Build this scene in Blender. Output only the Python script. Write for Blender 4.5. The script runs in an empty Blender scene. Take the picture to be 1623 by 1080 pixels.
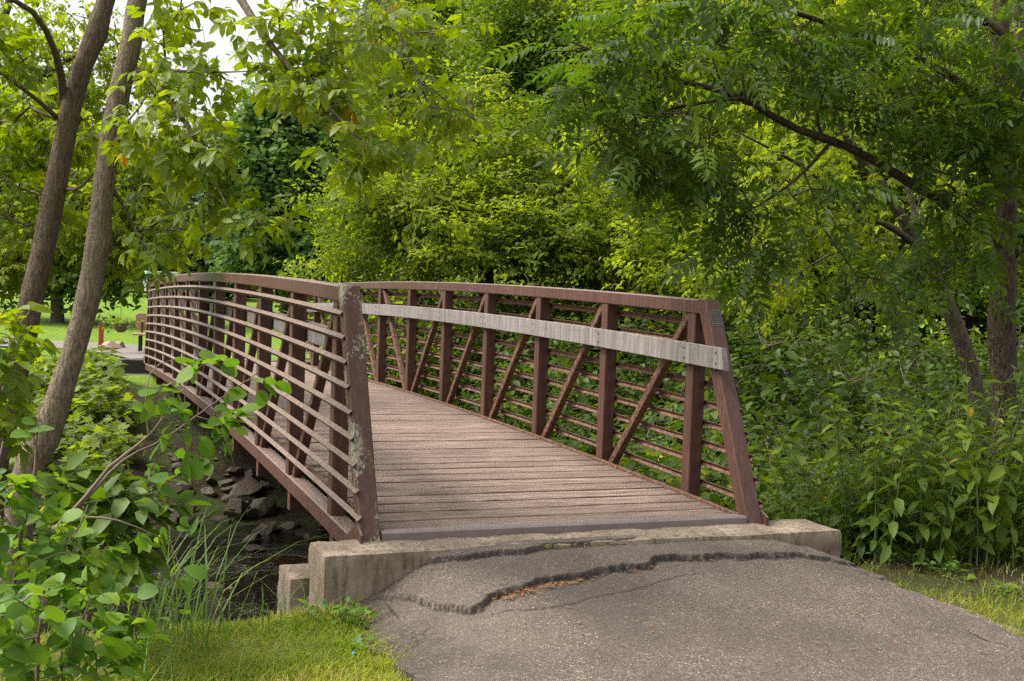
import bpy, bmesh, math, random
import numpy as np
from mathutils import Matrix, Vector
rng = np.random.default_rng(11)
random.seed(5)
A = lambda *v: np.array(v, float)
sc = bpy.context.scene
COL = sc.collection

# ------------------------------------------------------------------ camera
FPX, IW, IH = 1820.69, 1623.0, 1080.0
CAM = A(-2.9852, -6.9381, 1.367)
yaw, pit, rol = .3873, -.0382, .0376
Fw = A(math.sin(yaw)*math.cos(pit), math.cos(yaw)*math.cos(pit), math.sin(pit))
_r = A(math.cos(yaw), -math.sin(yaw), 0); _u = np.cross(_r, Fw)
Rw = _r*math.cos(rol)+_u*math.sin(rol); Uw = -_r*math.sin(rol)+_u*math.cos(rol)
cd = bpy.data.cameras.new('camera'); cam = bpy.data.objects.new('camera', cd); COL.objects.link(cam)
cam.matrix_world = Matrix(((Rw[0], Uw[0], -Fw[0], CAM[0]), (Rw[1], Uw[1], -Fw[1], CAM[1]), (Rw[2], Uw[2], -Fw[2], CAM[2]), (0, 0, 0, 1)))
cd.sensor_width = 36; cd.lens = 36*FPX/IW; cd.clip_start = .05; cd.clip_end = 3000
sc.camera = cam
def at(px, py, D): return CAM + (Fw + Rw*(px-IW/2)/FPX - Uw*(py-IH/2)/FPX)*D

# ------------------------------------------------------------------ mesh helpers
def unit(v): return v/np.maximum(np.linalg.norm(v, axis=-1, keepdims=True), 1e-9)
class MB:
    def __init__(s): s.V = []; s.F = []; s.R = []; s.n = 0
    def add(s, V, F, r=0.5):
        V = np.asarray(V, float).reshape(-1, 3)
        s.V.append(V); s.R.append(np.broadcast_to(np.asarray(r, float), (len(V),)))
        for f in (F if isinstance(F, list) else [F]):
            f = np.asarray(f, int)
            if len(f): s.F.append(f + s.n)
        s.n += len(V)
    def build(s, name, mat, parent=None, smooth=False, org=None, extra=None):
        V = np.concatenate(s.V) if s.V else np.zeros((0, 3))
        if org is not None: V = V - org
        me = bpy.data.meshes.new(name)
        me.vertices.add(len(V)); me.vertices.foreach_set('co', V.astype(np.float32).ravel())
        tot = np.concatenate([np.full(len(f), f.shape[1]) for f in s.F])
        lp = np.concatenate([f.ravel() for f in s.F])
        me.loops.add(len(lp)); me.loops.foreach_set('vertex_index', lp.astype(np.int32))
        me.polygons.add(len(tot)); st = np.concatenate([[0], np.cumsum(tot)[:-1]])
        me.polygons.foreach_set('loop_start', st.astype(np.int32)); me.polygons.foreach_set('loop_total', tot.astype(np.int32))
        me.polygons.foreach_set('use_smooth', np.full(len(tot), bool(smooth)))
        a = me.attributes.new('rnd', 'FLOAT', 'POINT'); a.data.foreach_set('value', np.concatenate(s.R).astype(np.float32))
        for k, v in (extra or {}).items():
            a = me.attributes.new(k, 'FLOAT', 'POINT'); a.data.foreach_set('value', np.asarray(v, np.float32))
        me.update(calc_edges=True); me.validate()
        me.materials.append(mat)
        o = bpy.data.objects.new(name, me); COL.objects.link(o)
        if parent is not None: o.parent = parent
        return o
def tag(o, label=None, cat=None, group=None, kind=None):
    if label: o['label'] = label
    if cat: o['category'] = cat
    if group: o['group'] = group
    if kind: o['kind'] = kind
    return o
def thing(name, label, cat, loc=(0, 0, 0), rz=0, group=None):
    o = bpy.data.objects.new(name, None); COL.objects.link(o); o.empty_display_size = .2
    o.location = loc; o.rotation_euler = (0, 0, rz)
    return tag(o, label, cat, group)
def dup(root, loc, rz=0, s=1, label=None, group=None, tilt=(0, 0)):
    r = root.copy(); COL.objects.link(r); r.location = loc; r.rotation_euler = (tilt[0], tilt[1], rz)
    r.scale = (s, s, s) if np.isscalar(s) else s
    if label: r['label'] = label
    if group: r['group'] = group
    for ch in list(root.children):
        c = ch.copy(); COL.objects.link(c); c.parent = r
        for g in list(ch.children):
            d = g.copy(); COL.objects.link(d); d.parent = c
    return r
CUBE_F = np.array([[0, 3, 2, 1], [4, 5, 6, 7], [0, 1, 5, 4], [1, 2, 6, 5], [2, 3, 7, 6], [3, 0, 4, 7]])
def rrect(w, h, r):
    a, b = w/2, h/2
    return A([-a+r, -b], [a-r, -b], [a, -b+r], [a, b-r], [a-r, b], [-a+r, b], [-a, b-r], [-a, -b+r])
def sweep(mb, path, prof, side, r=.5, caps=True, endcut=None):
    """prof (k,2) swept along path (n,3); side = constant side axis."""
    P = np.asarray(path, float); n, k = len(P), len(prof)
    T = unit(np.gradient(P, axis=0)); S = np.broadcast_to(unit(np.asarray(side, float)), T.shape)
    U = unit(np.cross(S, T)); S = np.cross(T, U)
    V = P[:, None]+S[:, None]*prof[None, :, 0, None]+U[:, None]*prof[None, :, 1, None]
    if endcut is not None: V = endcut(V)
    i = np.arange(n-1)[:, None]*k; j = np.arange(k)[None]; j2 = (j+1) % k
    Q = np.stack([i+j, i+j2, i+k+j2, i+k+j], -1).reshape(-1, 4)
    F = [Q]
    if caps: F += [np.arange(k)[::-1][None], (np.arange(k)+(n-1)*k)[None]]
    mb.add(V, F, r)
def beam(mb, p0, p1, w, h, side=(1, 0, 0), bev=.006, r=.5):
    sweep(mb, [p0, p1], rrect(w, h, bev), side, r)
def box(mb, c, s, rz=0, r=.5):
    x, y, z = np.asarray(s, float)/2
    V = A([-x, -y, -z], [x, -y, -z], [x, y, -z], [-x, y, -z], [-x, -y, z], [x, -y, z], [x, y, z], [-x, y, z])
    c_, s_ = math.cos(rz), math.sin(rz)
    V = V @ A([c_, s_, 0], [-s_, c_, 0], [0, 0, 1]) + np.asarray(c, float)
    mb.add(V, CUBE_F, r)
def bbox(mb, c, s, bev=.01, r=.5, axis=1):
    """box with bevelled long edges, long axis = axis"""
    s = np.asarray(s, float); c = np.asarray(c, float); d = np.zeros(3); d[axis] = s[axis]/2
    side = np.zeros(3); side[(axis+1) % 3] = 1
    o = [i for i in range(3) if i != axis]
    w = s[(axis+1) % 3]; h = s[(axis+2) % 3]
    sweep(mb, [c-d, c+d], rrect(w, h, min(bev, w*.3, h*.3)), side, r)
def tube(mb, P, rad, sides=6, r=.5, wob=0):
    P = np.asarray(P, float); n = len(P); rad = np.broadcast_to(np.asarray(rad, float), (n,))
    T = unit(np.gradient(P, axis=0)); ref = A(0, 0, 1) if abs(T[:, 2]).mean() < .8 else A(1, 0, 0)
    S = unit(np.cross(T, ref)); U = np.cross(S, T)
    a = np.arange(sides)/sides*2*np.pi
    ra = rad[:, None]*(1+(rng.normal(0, wob, (n, sides)) if wob else 0))
    V = P[:, None]+S[:, None]*(np.cos(a)*ra)[..., None]+U[:, None]*(np.sin(a)*ra)[..., None]
    i = np.arange(n-1)[:, None]*sides; j = np.arange(sides)[None]; j2 = (j+1) % sides
    mb.add(V, [np.stack([i+j, i+j2, i+sides+j2, i+sides+j], -1).reshape(-1, 4), (np.arange(sides)+(n-1)*sides)[None]], r)
def vnoise(x, y, seed=0):
    x = np.asarray(x, float); y = np.asarray(y, float)
    xi, yi = np.floor(x).astype(int), np.floor(y).astype(int); fx, fy = x-xi, y-yi
    fx = fx*fx*(3-2*fx); fy = fy*fy*(3-2*fy)
    def h(a, b):
        n = (a*374761393+b*668265263+seed*144269) & 0x7fffffff
        n = ((n ^ (n >> 13))*1274126177) & 0x7fffffff
        return (n ^ (n >> 16))/0x7fffffff
    return (h(xi, yi)*(1-fx)+h(xi+1, yi)*fx)*(1-fy)+(h(xi, yi+1)*(1-fx)+h(xi+1, yi+1)*fx)*fy
def fbm(x, y, o=4, seed=0): return sum((vnoise(x*2**k, y*2**k, seed+k)-.5)/2**k for k in range(o))
def sstep(a, b, x): t = np.clip((x-a)/(b-a), 0, 1); return t*t*(3-2*t)

# ------------------------------------------------------------------ materials
def newmat(name):
    m = bpy.data.materials.new(name); m.use_nodes = True; nt = m.node_tree
    b = nt.nodes['Principled BSDF']; return m, nt, b
def nd(nt, t, **kw):
    n = nt.nodes.new(t)
    for k, v in kw.items():
        if k.startswith('i_'):
            s = n.inputs[int(k[2:]) if k[2:].isdigit() else k[2:].replace('_', ' ')]
            if isinstance(v, bpy.types.NodeSocket): nt.links.new(v, s)
            else: s.default_value = v
        else: setattr(n, k, v)
    return n
def coords(nt, sx=1, sy=1, sz=1):
    g = nd(nt, 'ShaderNodeNewGeometry')
    return nd(nt, 'ShaderNodeMapping', i_Vector=g.outputs['Position'], i_Scale=(sx, sy, sz)).outputs[0]
def noise(nt, scale, detail=4, rough=.55, vec=None, dist=0):
    n = nd(nt, 'ShaderNodeTexNoise', i_Scale=scale, i_Detail=detail, i_Roughness=rough, i_Distortion=dist)
    nt.links.new(vec if vec is not None else coords(nt), n.inputs['Vector']); return n.outputs['Fac']
def ramp(nt, fac, stops, interp='LINEAR'):
    r = nd(nt, 'ShaderNodeValToRGB', i_Fac=fac); cr = r.color_ramp; cr.interpolation = interp
    while len(cr.elements) < len(stops): cr.elements.new(.5)
    for e, (p, c) in zip(cr.elements, stops):
        e.position = p; e.color = (*c, 1) if len(c) == 3 else c
    return r.outputs['Color']
def mixc(nt, f, a, b, mode='MIX'):
    n = nd(nt, 'ShaderNodeMix', data_type='RGBA', blend_type=mode)
    for s, v in ((n.inputs[0], f), (n.inputs[6], a), (n.inputs[7], b)):
        if isinstance(v, bpy.types.NodeSocket): nt.links.new(v, s)
        else: s.default_value = v if np.isscalar(v) else (*v, 1)
    return n.outputs[2]
def attr(nt, name='rnd'): return nd(nt, 'ShaderNodeAttribute', attribute_name=name).outputs['Fac']
def math_(nt, op, a, b=0.0, clamp=False):
    n = nd(nt, 'ShaderNodeMath', operation=op, use_clamp=clamp, i_0=a, i_1=b); return n.outputs[0]
def bump(nt, b, h, strength=.3, dist=.01, normal=None):
    n = nd(nt, 'ShaderNodeBump', i_Height=h, i_Strength=strength, i_Distance=dist)
    if normal is not None: nt.links.new(normal, n.inputs['Normal'])
    nt.links.new(n.outputs[0], b.inputs['Normal']); return n.outputs[0]
def setb(nt, b, col=None, rough=None, spec=None, metal=None):
    for k, v in (('Base Color', col), ('Roughness', rough), ('Specular IOR Level', spec), ('Metallic', metal)):
        if v is None: continue
        if isinstance(v, bpy.types.NodeSocket): nt.links.new(v, b.inputs[k])
        else: b.inputs[k].default_value = v if np.isscalar(v) else (*v, 1)
def simple(name, col, rough=.6, metal=0, spec=.4):
    m, nt, b = newmat(name); n = noise(nt, 9, 3)
    c = mixc(nt, n, [x*.75 for x in col], [min(1, x*1.2) for x in col]); setb(nt, b, c, rough, spec, metal); return m

def paint_mat(name, peel, top=1.0):
    m, nt, b = newmat(name)
    base = mixc(nt, noise(nt, 3, 5), (.056, .025, .020), (.100, .045, .034))
    streak = noise(nt, 5, 4, vec=coords(nt, 8, 8, .6))
    base = mixc(nt, math_(nt, 'MULTIPLY', ramp(nt, streak, [(.48, (0, 0, 0)), (.72, (1, 1, 1))]), .55), base, (.17, .088, .056))
    base = mixc(nt, ramp(nt, noise(nt, 4, 6, .7, coords(nt, 3, 3, .5)), [(.55, (0,)*3), (.75, (.6,)*3)]), base, (.035, .016, .014))
    n1 = noise(nt, 7, 3, vec=coords(nt, 1, 1, .5)); n2 = noise(nt, 75, 6, .75, vec=coords(nt, 1, 1, .35), dist=.6)
    f = math_(nt, 'ADD', math_(nt, 'MULTIPLY', n1, .9), math_(nt, 'MULTIPLY', n2, .9))
    fl = ramp(nt, f, [(peel, (0, 0, 0)), (peel+.03, (1, 1, 1))])
    flake = mixc(nt, noise(nt, 90, 3), (.18, .17, .12), (.42, .40, .31))
    c = mixc(nt, fl, base, flake)
    # dust and lichen settled on the faces that look up
    g = nd(nt, 'ShaderNodeNewGeometry'); sx = nd(nt, 'ShaderNodeSeparateXYZ', i_0=g.outputs['Normal'])
    up = math_(nt, 'MULTIPLY', ramp(nt, sx.outputs[2], [(.35, (0, 0, 0)), (.75, (1, 1, 1))]), math_(nt, 'MULTIPLY', ramp(nt, noise(nt, 25, 5, .7), [(.3, (.25,)*3), (.7, (1,)*3)]), .75*top))
    c = mixc(nt, up, c, (.27, .215, .17))
    setb(nt, b, c, ramp(nt, noise(nt, 20), [(.3, (.42,)*3), (.7, (.62,)*3)]), .35)
    bump(nt, b, math_(nt, 'ADD', fl, math_(nt, 'MULTIPLY', noise(nt, 80, 3), .4)), .35, .002)
    return m
M_paint = paint_mat('brown_paint', 1.13)
M_fleck = paint_mat('flecked_brown_paint', 1.06)
M_peel = paint_mat('peeling_brown_paint', .975, .5)
m, nt, b = newmat('rusty_diagonal_paint'); M_rust = m
c = mixc(nt, ramp(nt, noise(nt, 22, 5, .7), [(.42, (0,)*3), (.7, (1,)*3)]), (.075, .033, .026), (.20, .115, .06))
c = mixc(nt, ramp(nt, noise(nt, 70, 4, .7), [(.60, (0,)*3), (.66, (1,)*3)]), c, (.30, .27, .17)); setb(nt, b, c, .65, .25)
m, nt, b = newmat('deck_wood'); M_deck = m
v = coords(nt, 1.1, 26, 6); g1 = noise(nt, 2.0, 8, .72, v, .5); g2 = noise(nt, 7, 6, .7, coords(nt, .55, 34, 8), .3); big = noise(nt, .8, 4); g3 = noise(nt, 1.3, 4, .6, coords(nt, .8, 5, 2))
c = ramp(nt, g1, [(.36, (.050, .033, .025)), (.43, (.155, .106, .081)), (.52, (.268, .195, .156)), (.61, (.375, .292, .246)), (.71, (.56, .48, .42))])
c = mixc(nt, ramp(nt, g2, [(.34, (1,)*3), (.43, (0,)*3)]), c, (.045, .030, .025))
c = mixc(nt, math_(nt, 'MULTIPLY', attr(nt), .45), c, (.135, .10, .080))
c = mixc(nt, ramp(nt, g3, [(.50, (0,)*3), (.70, (.55,)*3)]), c, (.12, .083, .068))
c = mixc(nt, ramp(nt, big, [(.5, (0,)*3), (.75, (.45,)*3)]), c, (.12, .085, .07))
g = nd(nt, 'ShaderNodeNewGeometry'); sx = nd(nt, 'ShaderNodeSeparateXYZ', i_0=g.outputs['Position'])
edge = math_(nt, 'MULTIPLY', ramp(nt, math_(nt, 'ADD', math_(nt, 'ABSOLUTE', sx.outputs[0]), math_(nt, 'MULTIPLY', noise(nt, 3, 4), .5)), [(1.15/2, (0,)*3), (1.0, (.0,)*3)]), 1)
dirt = ramp(nt, math_(nt, 'ADD', math_(nt, 'MULTIPLY', math_(nt, 'ABSOLUTE', sx.outputs[0]), .5), math_(nt, 'MULTIPLY', noise(nt, 3, 4), .4)), [(.62, (0,)*3), (.85, (.6,)*3)])
c = mixc(nt, dirt, c, (.07, .05, .04))
setb(nt, b, c, .8, .2); bump(nt, b, math_(nt, 'ADD', g1, g2), .55, .006)
m, nt, b = newmat('grey_weathered_board'); M_board = m
g1 = noise(nt, 4, 6, .7, coords(nt, 1, 6, .7)); g2 = noise(nt, 5, 5, .7, coords(nt, 1, 9, .5)); g3 = noise(nt, 3, 5, .6, coords(nt, 1, .7, 14))
c = ramp(nt, g1, [(.32, (.135, .122, .110)), (.52, (.225, .205, .188)), (.72, (.31, .29, .27))])
c = mixc(nt, ramp(nt, g2, [(.54, (0,)*3), (.72, (.6,)*3)]), c, (.095, .082, .072)); c = mixc(nt, ramp(nt, g3, [(.58, (0,)*3), (.66, (.35,)*3)]), c, (.12, .105, .095)); setb(nt, b, c, .85, .15); bump(nt, b, g3, .4, .004)
m, nt, b = newmat('old_concrete'); M_conc = m
n1 = noise(nt, 4, 6, .62); n2 = noise(nt, 45, 4, .7); n3 = noise(nt, 6, 5, .6, coords(nt, 5, 5, .8))
c = ramp(nt, n1, [(.3, (.145, .110, .080)), (.55, (.26, .208, .158)), (.75, (.37, .31, .25))])
c = mixc(nt, ramp(nt, n3, [(.48, (0,)*3), (.66, (.8,)*3)]), c, (.10, .072, .05))
c = mixc(nt, ramp(nt, n2, [(.64, (0,)*3), (.72, (.8,)*3)]), c, (.52, .48, .42))
c = mixc(nt, ramp(nt, n2, [(.26, (.7,)*3), (.33, (0,)*3)]), c, (.10, .08, .06)); setb(nt, b, c, .9, .2)
bump(nt, b, math_(nt, 'ADD', n1, math_(nt, 'MULTIPLY', n2, .6)), .8, .012)
m, nt, b = newmat('worn_asphalt'); M_asph = m
vo = nd(nt, 'ShaderNodeTexVoronoi', i_Scale=150.0); nt.links.new(coords(nt), vo.inputs['Vector'])
vs = nd(nt, 'ShaderNodeTexVoronoi', i_Scale=60.0); nt.links.new(coords(nt), vs.inputs['Vector'])
sepc = nd(nt, 'ShaderNodeSeparateColor', i_0=vo.outputs['Color'])
c = ramp(nt, sepc.outputs[0], [(0, (.060, .046, .035)), (.45, (.113, .089, .070)), (.8, (.160, .127, .101)), (1, (.25, .206, .168))])
sep2 = nd(nt, 'ShaderNodeSeparateColor', i_0=vs.outputs['Color'])
ch = math_(nt, 'MULTIPLY', ramp(nt, sep2.outputs[1], [(.84, (0,)*3), (.88, (1,)*3)]), ramp(nt, vs.outputs['Distance'], [(.22, (1,)*3), (.38, (0,)*3)]))
c = mixc(nt, math_(nt, 'MULTIPLY', ch, .75), c, (.46, .42, .38))
c = mixc(nt, ramp(nt, noise(nt, 1.3, 5, .6), [(.38, (.60,)*3), (.60, (0,)*3)]), c, (.070, .055, .045))
c = mixc(nt, ramp(nt, noise(nt, .6, 4), [(.45, (0,)*3), (.68, (.5,)*3)]), c, (.19, .155, .128))
c = mixc(nt, ramp(nt, noise(nt, 2.6, 6, .7, coords(nt, 1, .5, 1)), [(.52, (0,)*3), (.70, (.55,)*3)]), c, (.085, .068, .058))
ck = nd(nt, 'ShaderNodeTexVoronoi', feature='DISTANCE_TO_EDGE', i_Scale=1.1); vm = nd(nt, 'ShaderNodeVectorMath', operation='ADD'); nt.links.new(coords(nt), vm.inputs[0])
nz = nd(nt, 'ShaderNodeTexNoise', i_Scale=3.0, i_Detail=5.0); nt.links.new(coords(nt), nz.inputs['Vector']); sc_ = nd(nt, 'ShaderNodeVectorMath', operation='SCALE', i_3=.45); nt.links.new(nz.outputs['Color'], sc_.inputs[0]); nt.links.new(sc_.outputs[0], vm.inputs[1]); nt.links.new(vm.outputs[0], ck.inputs['Vector'])
crk = math_(nt, 'MULTIPLY', ramp(nt, ck.outputs['Distance'], [(.002, (1,)*3), (.009, (0,)*3)]), ramp(nt, noise(nt, .9, 3), [(.50, (0,)*3), (.60, (.8,)*3)]))
c = mixc(nt, crk, c, (.022, .018, .016))
c = mixc(nt, math_(nt, 'MULTIPLY', attr(nt, 'tar'), ramp(nt, sep2.outputs[0], [(.70, (.88,)*3), (.86, (.25,)*3)])), c, (.020, .016, .014))
setb(nt, b, c, .85, .3); bump(nt, b, math_(nt, 'ADD', vo.outputs['Distance'], math_(nt, 'MULTIPLY', noise(nt, 30, 4), .7)), .8, .007)
m, nt, b = newmat('ground_soil_and_turf'); M_ground = m
n1 = noise(nt, 1.2, 6, .6); n2 = noise(nt, 14, 5, .7); n3 = noise(nt, .12, 4)
soil = ramp(nt, n2, [(.3, (.014, .010, .007)), (.6, (.042, .029, .018)), (.8, (.085, .062, .042))])
soil = mixc(nt, ramp(nt, n1, [(.45, (0,)*3), (.62, (.8,)*3)]), soil, (.035, .055, .014))
turf = mixc(nt, n2, (.085, .120, .018), (.19, .175, .055))
lawn = mixc(nt, noise(nt, 1.0, 6, .7, coords(nt, .35, 2.2, 1)), (.095, .185, .018), (.175, .27, .032))
lawn = mixc(nt, ramp(nt, n3, [(.4, (0,)*3), (.7, (.5,)*3)]), lawn, (.20, .255, .045))
c = mixc(nt, attr(nt, 'turf'), soil, turf); c = mixc(nt, attr(nt, 'lawn'), c, lawn)
setb(nt, b, c, .95, .1); bump(nt, b, math_(nt, 'ADD', n2, n1), .9, .05)
m, nt, b = newmat('gravel_path_surface'); M_path = m
setb(nt, b, mixc(nt, noise(nt, 8, 6, .7), (.15, .13, .115), (.25, .22, .20)), .9, .2)
m, nt, b = newmat('stream_water'); M_water = m
n1 = noise(nt, 5.5, 4, .6, coords(nt, 1, 1.9, 1), .6); n2 = noise(nt, 17, 4, .6, coords(nt, .75, 2.2, 1), .5); rif = noise(nt, .8, 2, vec=coords(nt, 1, 1.3, 1))
h = math_(nt, 'ADD', math_(nt, 'MULTIPLY', n1, .22), math_(nt, 'MULTIPLY', ramp(nt, n2, [(.40, (0,)*3), (.68, (1.0,)*3)]), ramp(nt, rif, [(.40, (.03,)*3), (.53, (1.0,)*3)])))
setb(nt, b, mixc(nt, noise(nt, 2.5, 5, .6), (.003, .0018, .001), (.020, .011, .005)), .03, 1.0); b.inputs['IOR'].default_value = 1.33
bump(nt, b, h, 1.0, .16)
m, nt, b = newmat('wet_brown_rock'); M_rock = m
n1 = noise(nt, 5, 6, .65); n2 = noise(nt, 40, 4, .7); oi = nd(nt, 'ShaderNodeObjectInfo')
c = ramp(nt, n1, [(.3, (.024, .017, .012)), (.55, (.062, .046, .034)), (.75, (.115, .092, .072))])
c = mixc(nt, math_(nt, 'MULTIPLY', oi.outputs['Random'], .5), c, (.085, .06, .04)); c = mixc(nt, ramp(nt, n2, [(.6, (0,)*3), (.75, (.5,)*3)]), c, (.15, .12, .10)); c = mixc(nt, ramp(nt, noise(nt, 3.2, 4), [(.52, (0,)*3), (.68, (.7,)*3)]), c, (.05, .06, .018))
setb(nt, b, c, .75, .3); bump(nt, b, math_(nt, 'ADD', n1, math_(nt, 'MULTIPLY', n2, .4)), .8, .03)
def bark_mat(name, ca, cb, lich, furrow):
    m, nt, b = newmat(name)
    r1 = noise(nt, 8, 5, .65, coords(nt, furrow, furrow, 2.2), .5); r2 = noise(nt, 5, 4); r3 = noise(nt, 45, 4, .7)
    c = mixc(nt, ramp(nt, r1, [(.36, (0,)*3), (.60, (1,)*3)]), ca, cb)
    c = mixc(nt, ramp(nt, r2, [(.50, (0,)*3), (.72, (.65,)*3)]), c, lich); c = mixc(nt, ramp(nt, r3, [(.60, (0,)*3), (.75, (.4,)*3)]), c, [x*1.5 for x in cb])
    setb(nt, b, c, .9, .15); bump(nt, b, math_(nt, 'ADD', r1, math_(nt, 'MULTIPLY', r3, .3)), 1, .03); return m
M_barkL = bark_mat('smooth_grey_bark', (.125, .092, .068), (.30, .238, .18), (.25, .225, .14), 9)
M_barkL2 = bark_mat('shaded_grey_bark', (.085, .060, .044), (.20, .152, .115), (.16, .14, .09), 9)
M_barkR = bark_mat('furrowed_brown_bark', (.024, .017, .012), (.150, .108, .077), (.12, .10, .06), 9)
M_barkD = bark_mat('dark_bark', (.05, .037, .027), (.14, .105, .078), (.12, .11, .065), 5)
M_twig = simple('shrub_twig', (.15, .105, .08), .8); M_stemg = simple('green_stem', (.11, .15, .04), .7)
def leaf_mat(name, stops, tr=.42, tgain=1.7, rough=.45, spec=.35, hue=.49):
    m, nt, b = newmat(name)
    c = ramp(nt, attr(nt), stops)
    n = noise(nt, .9, 3); c2 = nd(nt, 'ShaderNodeHueSaturation', i_Hue=.485, i_Saturation=1.0, i_Value=1.45, i_Color=c).outputs[0]
    c = mixc(nt, ramp(nt, n, [(.42, (0,)*3), (.66, (.8,)*3)]), c, c2)
    c = mixc(nt, math_(nt, 'MULTIPLY', ramp(nt, noise(nt, 38, 2), [(.45, (0,)*3), (.7, (1,)*3)]), .35), c, nd(nt, 'ShaderNodeHueSaturation', i_Hue=.49, i_Saturation=.9, i_Value=.6, i_Color=c).outputs[0])
    setb(nt, b, c, rough, spec)
    tc = nd(nt, 'ShaderNodeHueSaturation', i_Hue=hue, i_Saturation=1.08, i_Value=tgain, i_Color=c).outputs[0]
    t = nd(nt, 'ShaderNodeBsdfTranslucent', i_Color=tc); mx = nd(nt, 'ShaderNodeMixShader', i_0=tr)
    nt.links.new(b.outputs[0], mx.inputs[1]); nt.links.new(t.outputs[0], mx.inputs[2])
    nt.links.new(mx.outputs[0], nt.nodes['Material Output'].inputs[0]); return m
L_elder = leaf_mat('light_elder_leaf', [(0, (.070, .125, .010)), (.5, (.125, .190, .014)), (.97, (.200, .245, .020)), (.99, (.26, .22, .02)), (1, (.28, .15, .02))], .52, 2.0)
L_lime = leaf_mat('lime_maple_leaf', [(0, (.066, .116, .011)), (.5, (.118, .174, .016)), (1, (.190, .236, .026))], .56, 1.9, .6, .2)
L_oak = leaf_mat('oak_leaf', [(0, (.045, .098, .022)), (.5, (.080, .150, .032)), (1, (.135, .215, .048))], .42, 1.7, .6, .2)
L_walnut = leaf_mat('dark_walnut_leaf', [(0, (.027, .062, .007)), (.5, (.050, .100, .009)), (1, (.095, .155, .014))], .42, 2.0, .45, .3)
L_dark = leaf_mat('deep_green_leaf', [(0, (.026, .056, .007)), (.5, (.050, .094, .010)), (1, (.088, .138, .016))], .4, 1.7, .5, .3)
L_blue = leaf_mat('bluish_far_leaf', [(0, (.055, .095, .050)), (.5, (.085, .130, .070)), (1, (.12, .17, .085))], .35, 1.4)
L_mid = leaf_mat('mid_green_leaf', [(0, (.055, .108, .010)), (.5, (.095, .160, .015)), (1, (.155, .215, .022))], .5, 1.8)
L_weed = leaf_mat('soft_weed_leaf', [(0, (.042, .088, .009)), (.6, (.082, .146, .013)), (.985, (.125, .190, .018)), (1, (.28, .24, .03))], .4, 1.7, .5, .3)
L_round = leaf_mat('round_shrub_leaf', [(0, (.050, .125, .013)), (.6, (.100, .195, .020)), (1, (.165, .245, .028))], .45, 1.75, .5, .3)
L_grass = leaf_mat('turf_blade', [(0, (.150, .215, .018)), (.5, (.245, .290, .034)), (.74, (.31, .31, .05)), (.86, (.43, .34, .15)), (1, (.52, .42, .24))], .48, 1.6, .6, .2)
L_reed = leaf_mat('reed_blade', [(0, (.065, .140, .022)), (.8, (.120, .205, .024)), (.9, (.26, .19, .07)), (1, (.36, .24, .11))], .4, 1.5, .5, .3)
L_seed = leaf_mat('yellow_seed_wings', [(0, (.22, .23, .04)), (1, (.34, .28, .06))], .45, 1.4)
L_fall = simple('dry_needle_litter', (.34, .15, .05), .9)

# ------------------------------------------------------------------ setting
def ystream(x):
    x = np.asarray(x, float)
    return 3.3 + .30*np.clip(x-1.6, 0, 40) + .10*np.clip(-2.4-x, 0, 40)
def ground_h(x, y):
    x = np.asarray(x, float); y = np.asarray(y, float)
    t = y-ystream(x)
    z = -.325+.05*fbm(x*.8, y*.8, 3, 3)
    near = -.98*sstep(-4.45, -2.9, t-.4*fbm(x*.6, y*.0, 2, 8))
    bed = -.30*sstep(-2.5, -1.6, t)
    far = 1.05*sstep(1.9, 9.6, t-.8*fbm(x*.35, y*.3, 3, 5)) + .28*sstep(1.6, 2.6, t)
    z = z+near+bed+far + .12*fbm(x*1.4, y*1.4, 3, 21)*sstep(1.8, 3, t)*(1-sstep(11, 14, t))
    z = z+.9*sstep(22, 75, y)+3.0*sstep(90, 260, y)
    z = np.where(y < -.95, np.minimum(z, -.325+.03*fbm(x*2, y*2, 2, 9)), z)
    return z
def grid_axis(lo, hi, step, out_lo, out_hi):
    a = np.arange(lo, hi+1e-6, step); k = np.cumsum(step*1.18**np.arange(1, 60))
    return np.concatenate([(lo-k[k < lo-out_lo])[::-1], a, hi+k[k < out_hi-hi]])
gx = grid_axis(-7, 9, .14, -420, 420); gy = grid_axis(-8, 19, .14, -120, 520)
GX, GY = np.meshgrid(gx, gy, indexing='ij'); GZ = ground_h(GX, GY)
nx, ny = GX.shape
i = (np.arange(nx-1)[:, None]*ny+np.arange(ny-1)[None]).ravel()
mb = MB(); mb.add(np.stack([GX, GY, GZ], -1).reshape(-1, 3), np.stack([i, i+ny, i+ny+1, i+1], -1))
T_ = GY-ystream(GX)
lawn = sstep(8.2, 10.5, T_+1.2*fbm(GX*.7, GY*.7, 3, 31)-.25*np.clip(GX-1.5, 0, 20)*(GY < 20)); turf = np.clip(1-sstep(-4.6, -4.0, T_), 0, 1)*(1-.85*(GX > 1.5)*sstep(.3, .6, vnoise(GX*1.9, GY*1.9, 19)*-1+1))
gnd = mb.build('ground', M_ground, smooth=True, extra={'lawn': lawn.ravel(), 'turf': turf.ravel()}); tag(gnd, kind='structure')
mb = MB(); wx = np.linspace(-30, 60, 60); wy0 = ystream(wx)
V = np.concatenate([np.stack([wx, wy0-3.0, np.full(60, -1.36)], -1), np.stack([wx, wy0+3.2, np.full(60, -1.36)], -1)])
i = np.arange(59); mb.add(V, np.stack([i, i+1, i+61, i+60], -1)); tag(mb.build('stream_water', M_water), kind='structure')

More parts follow.
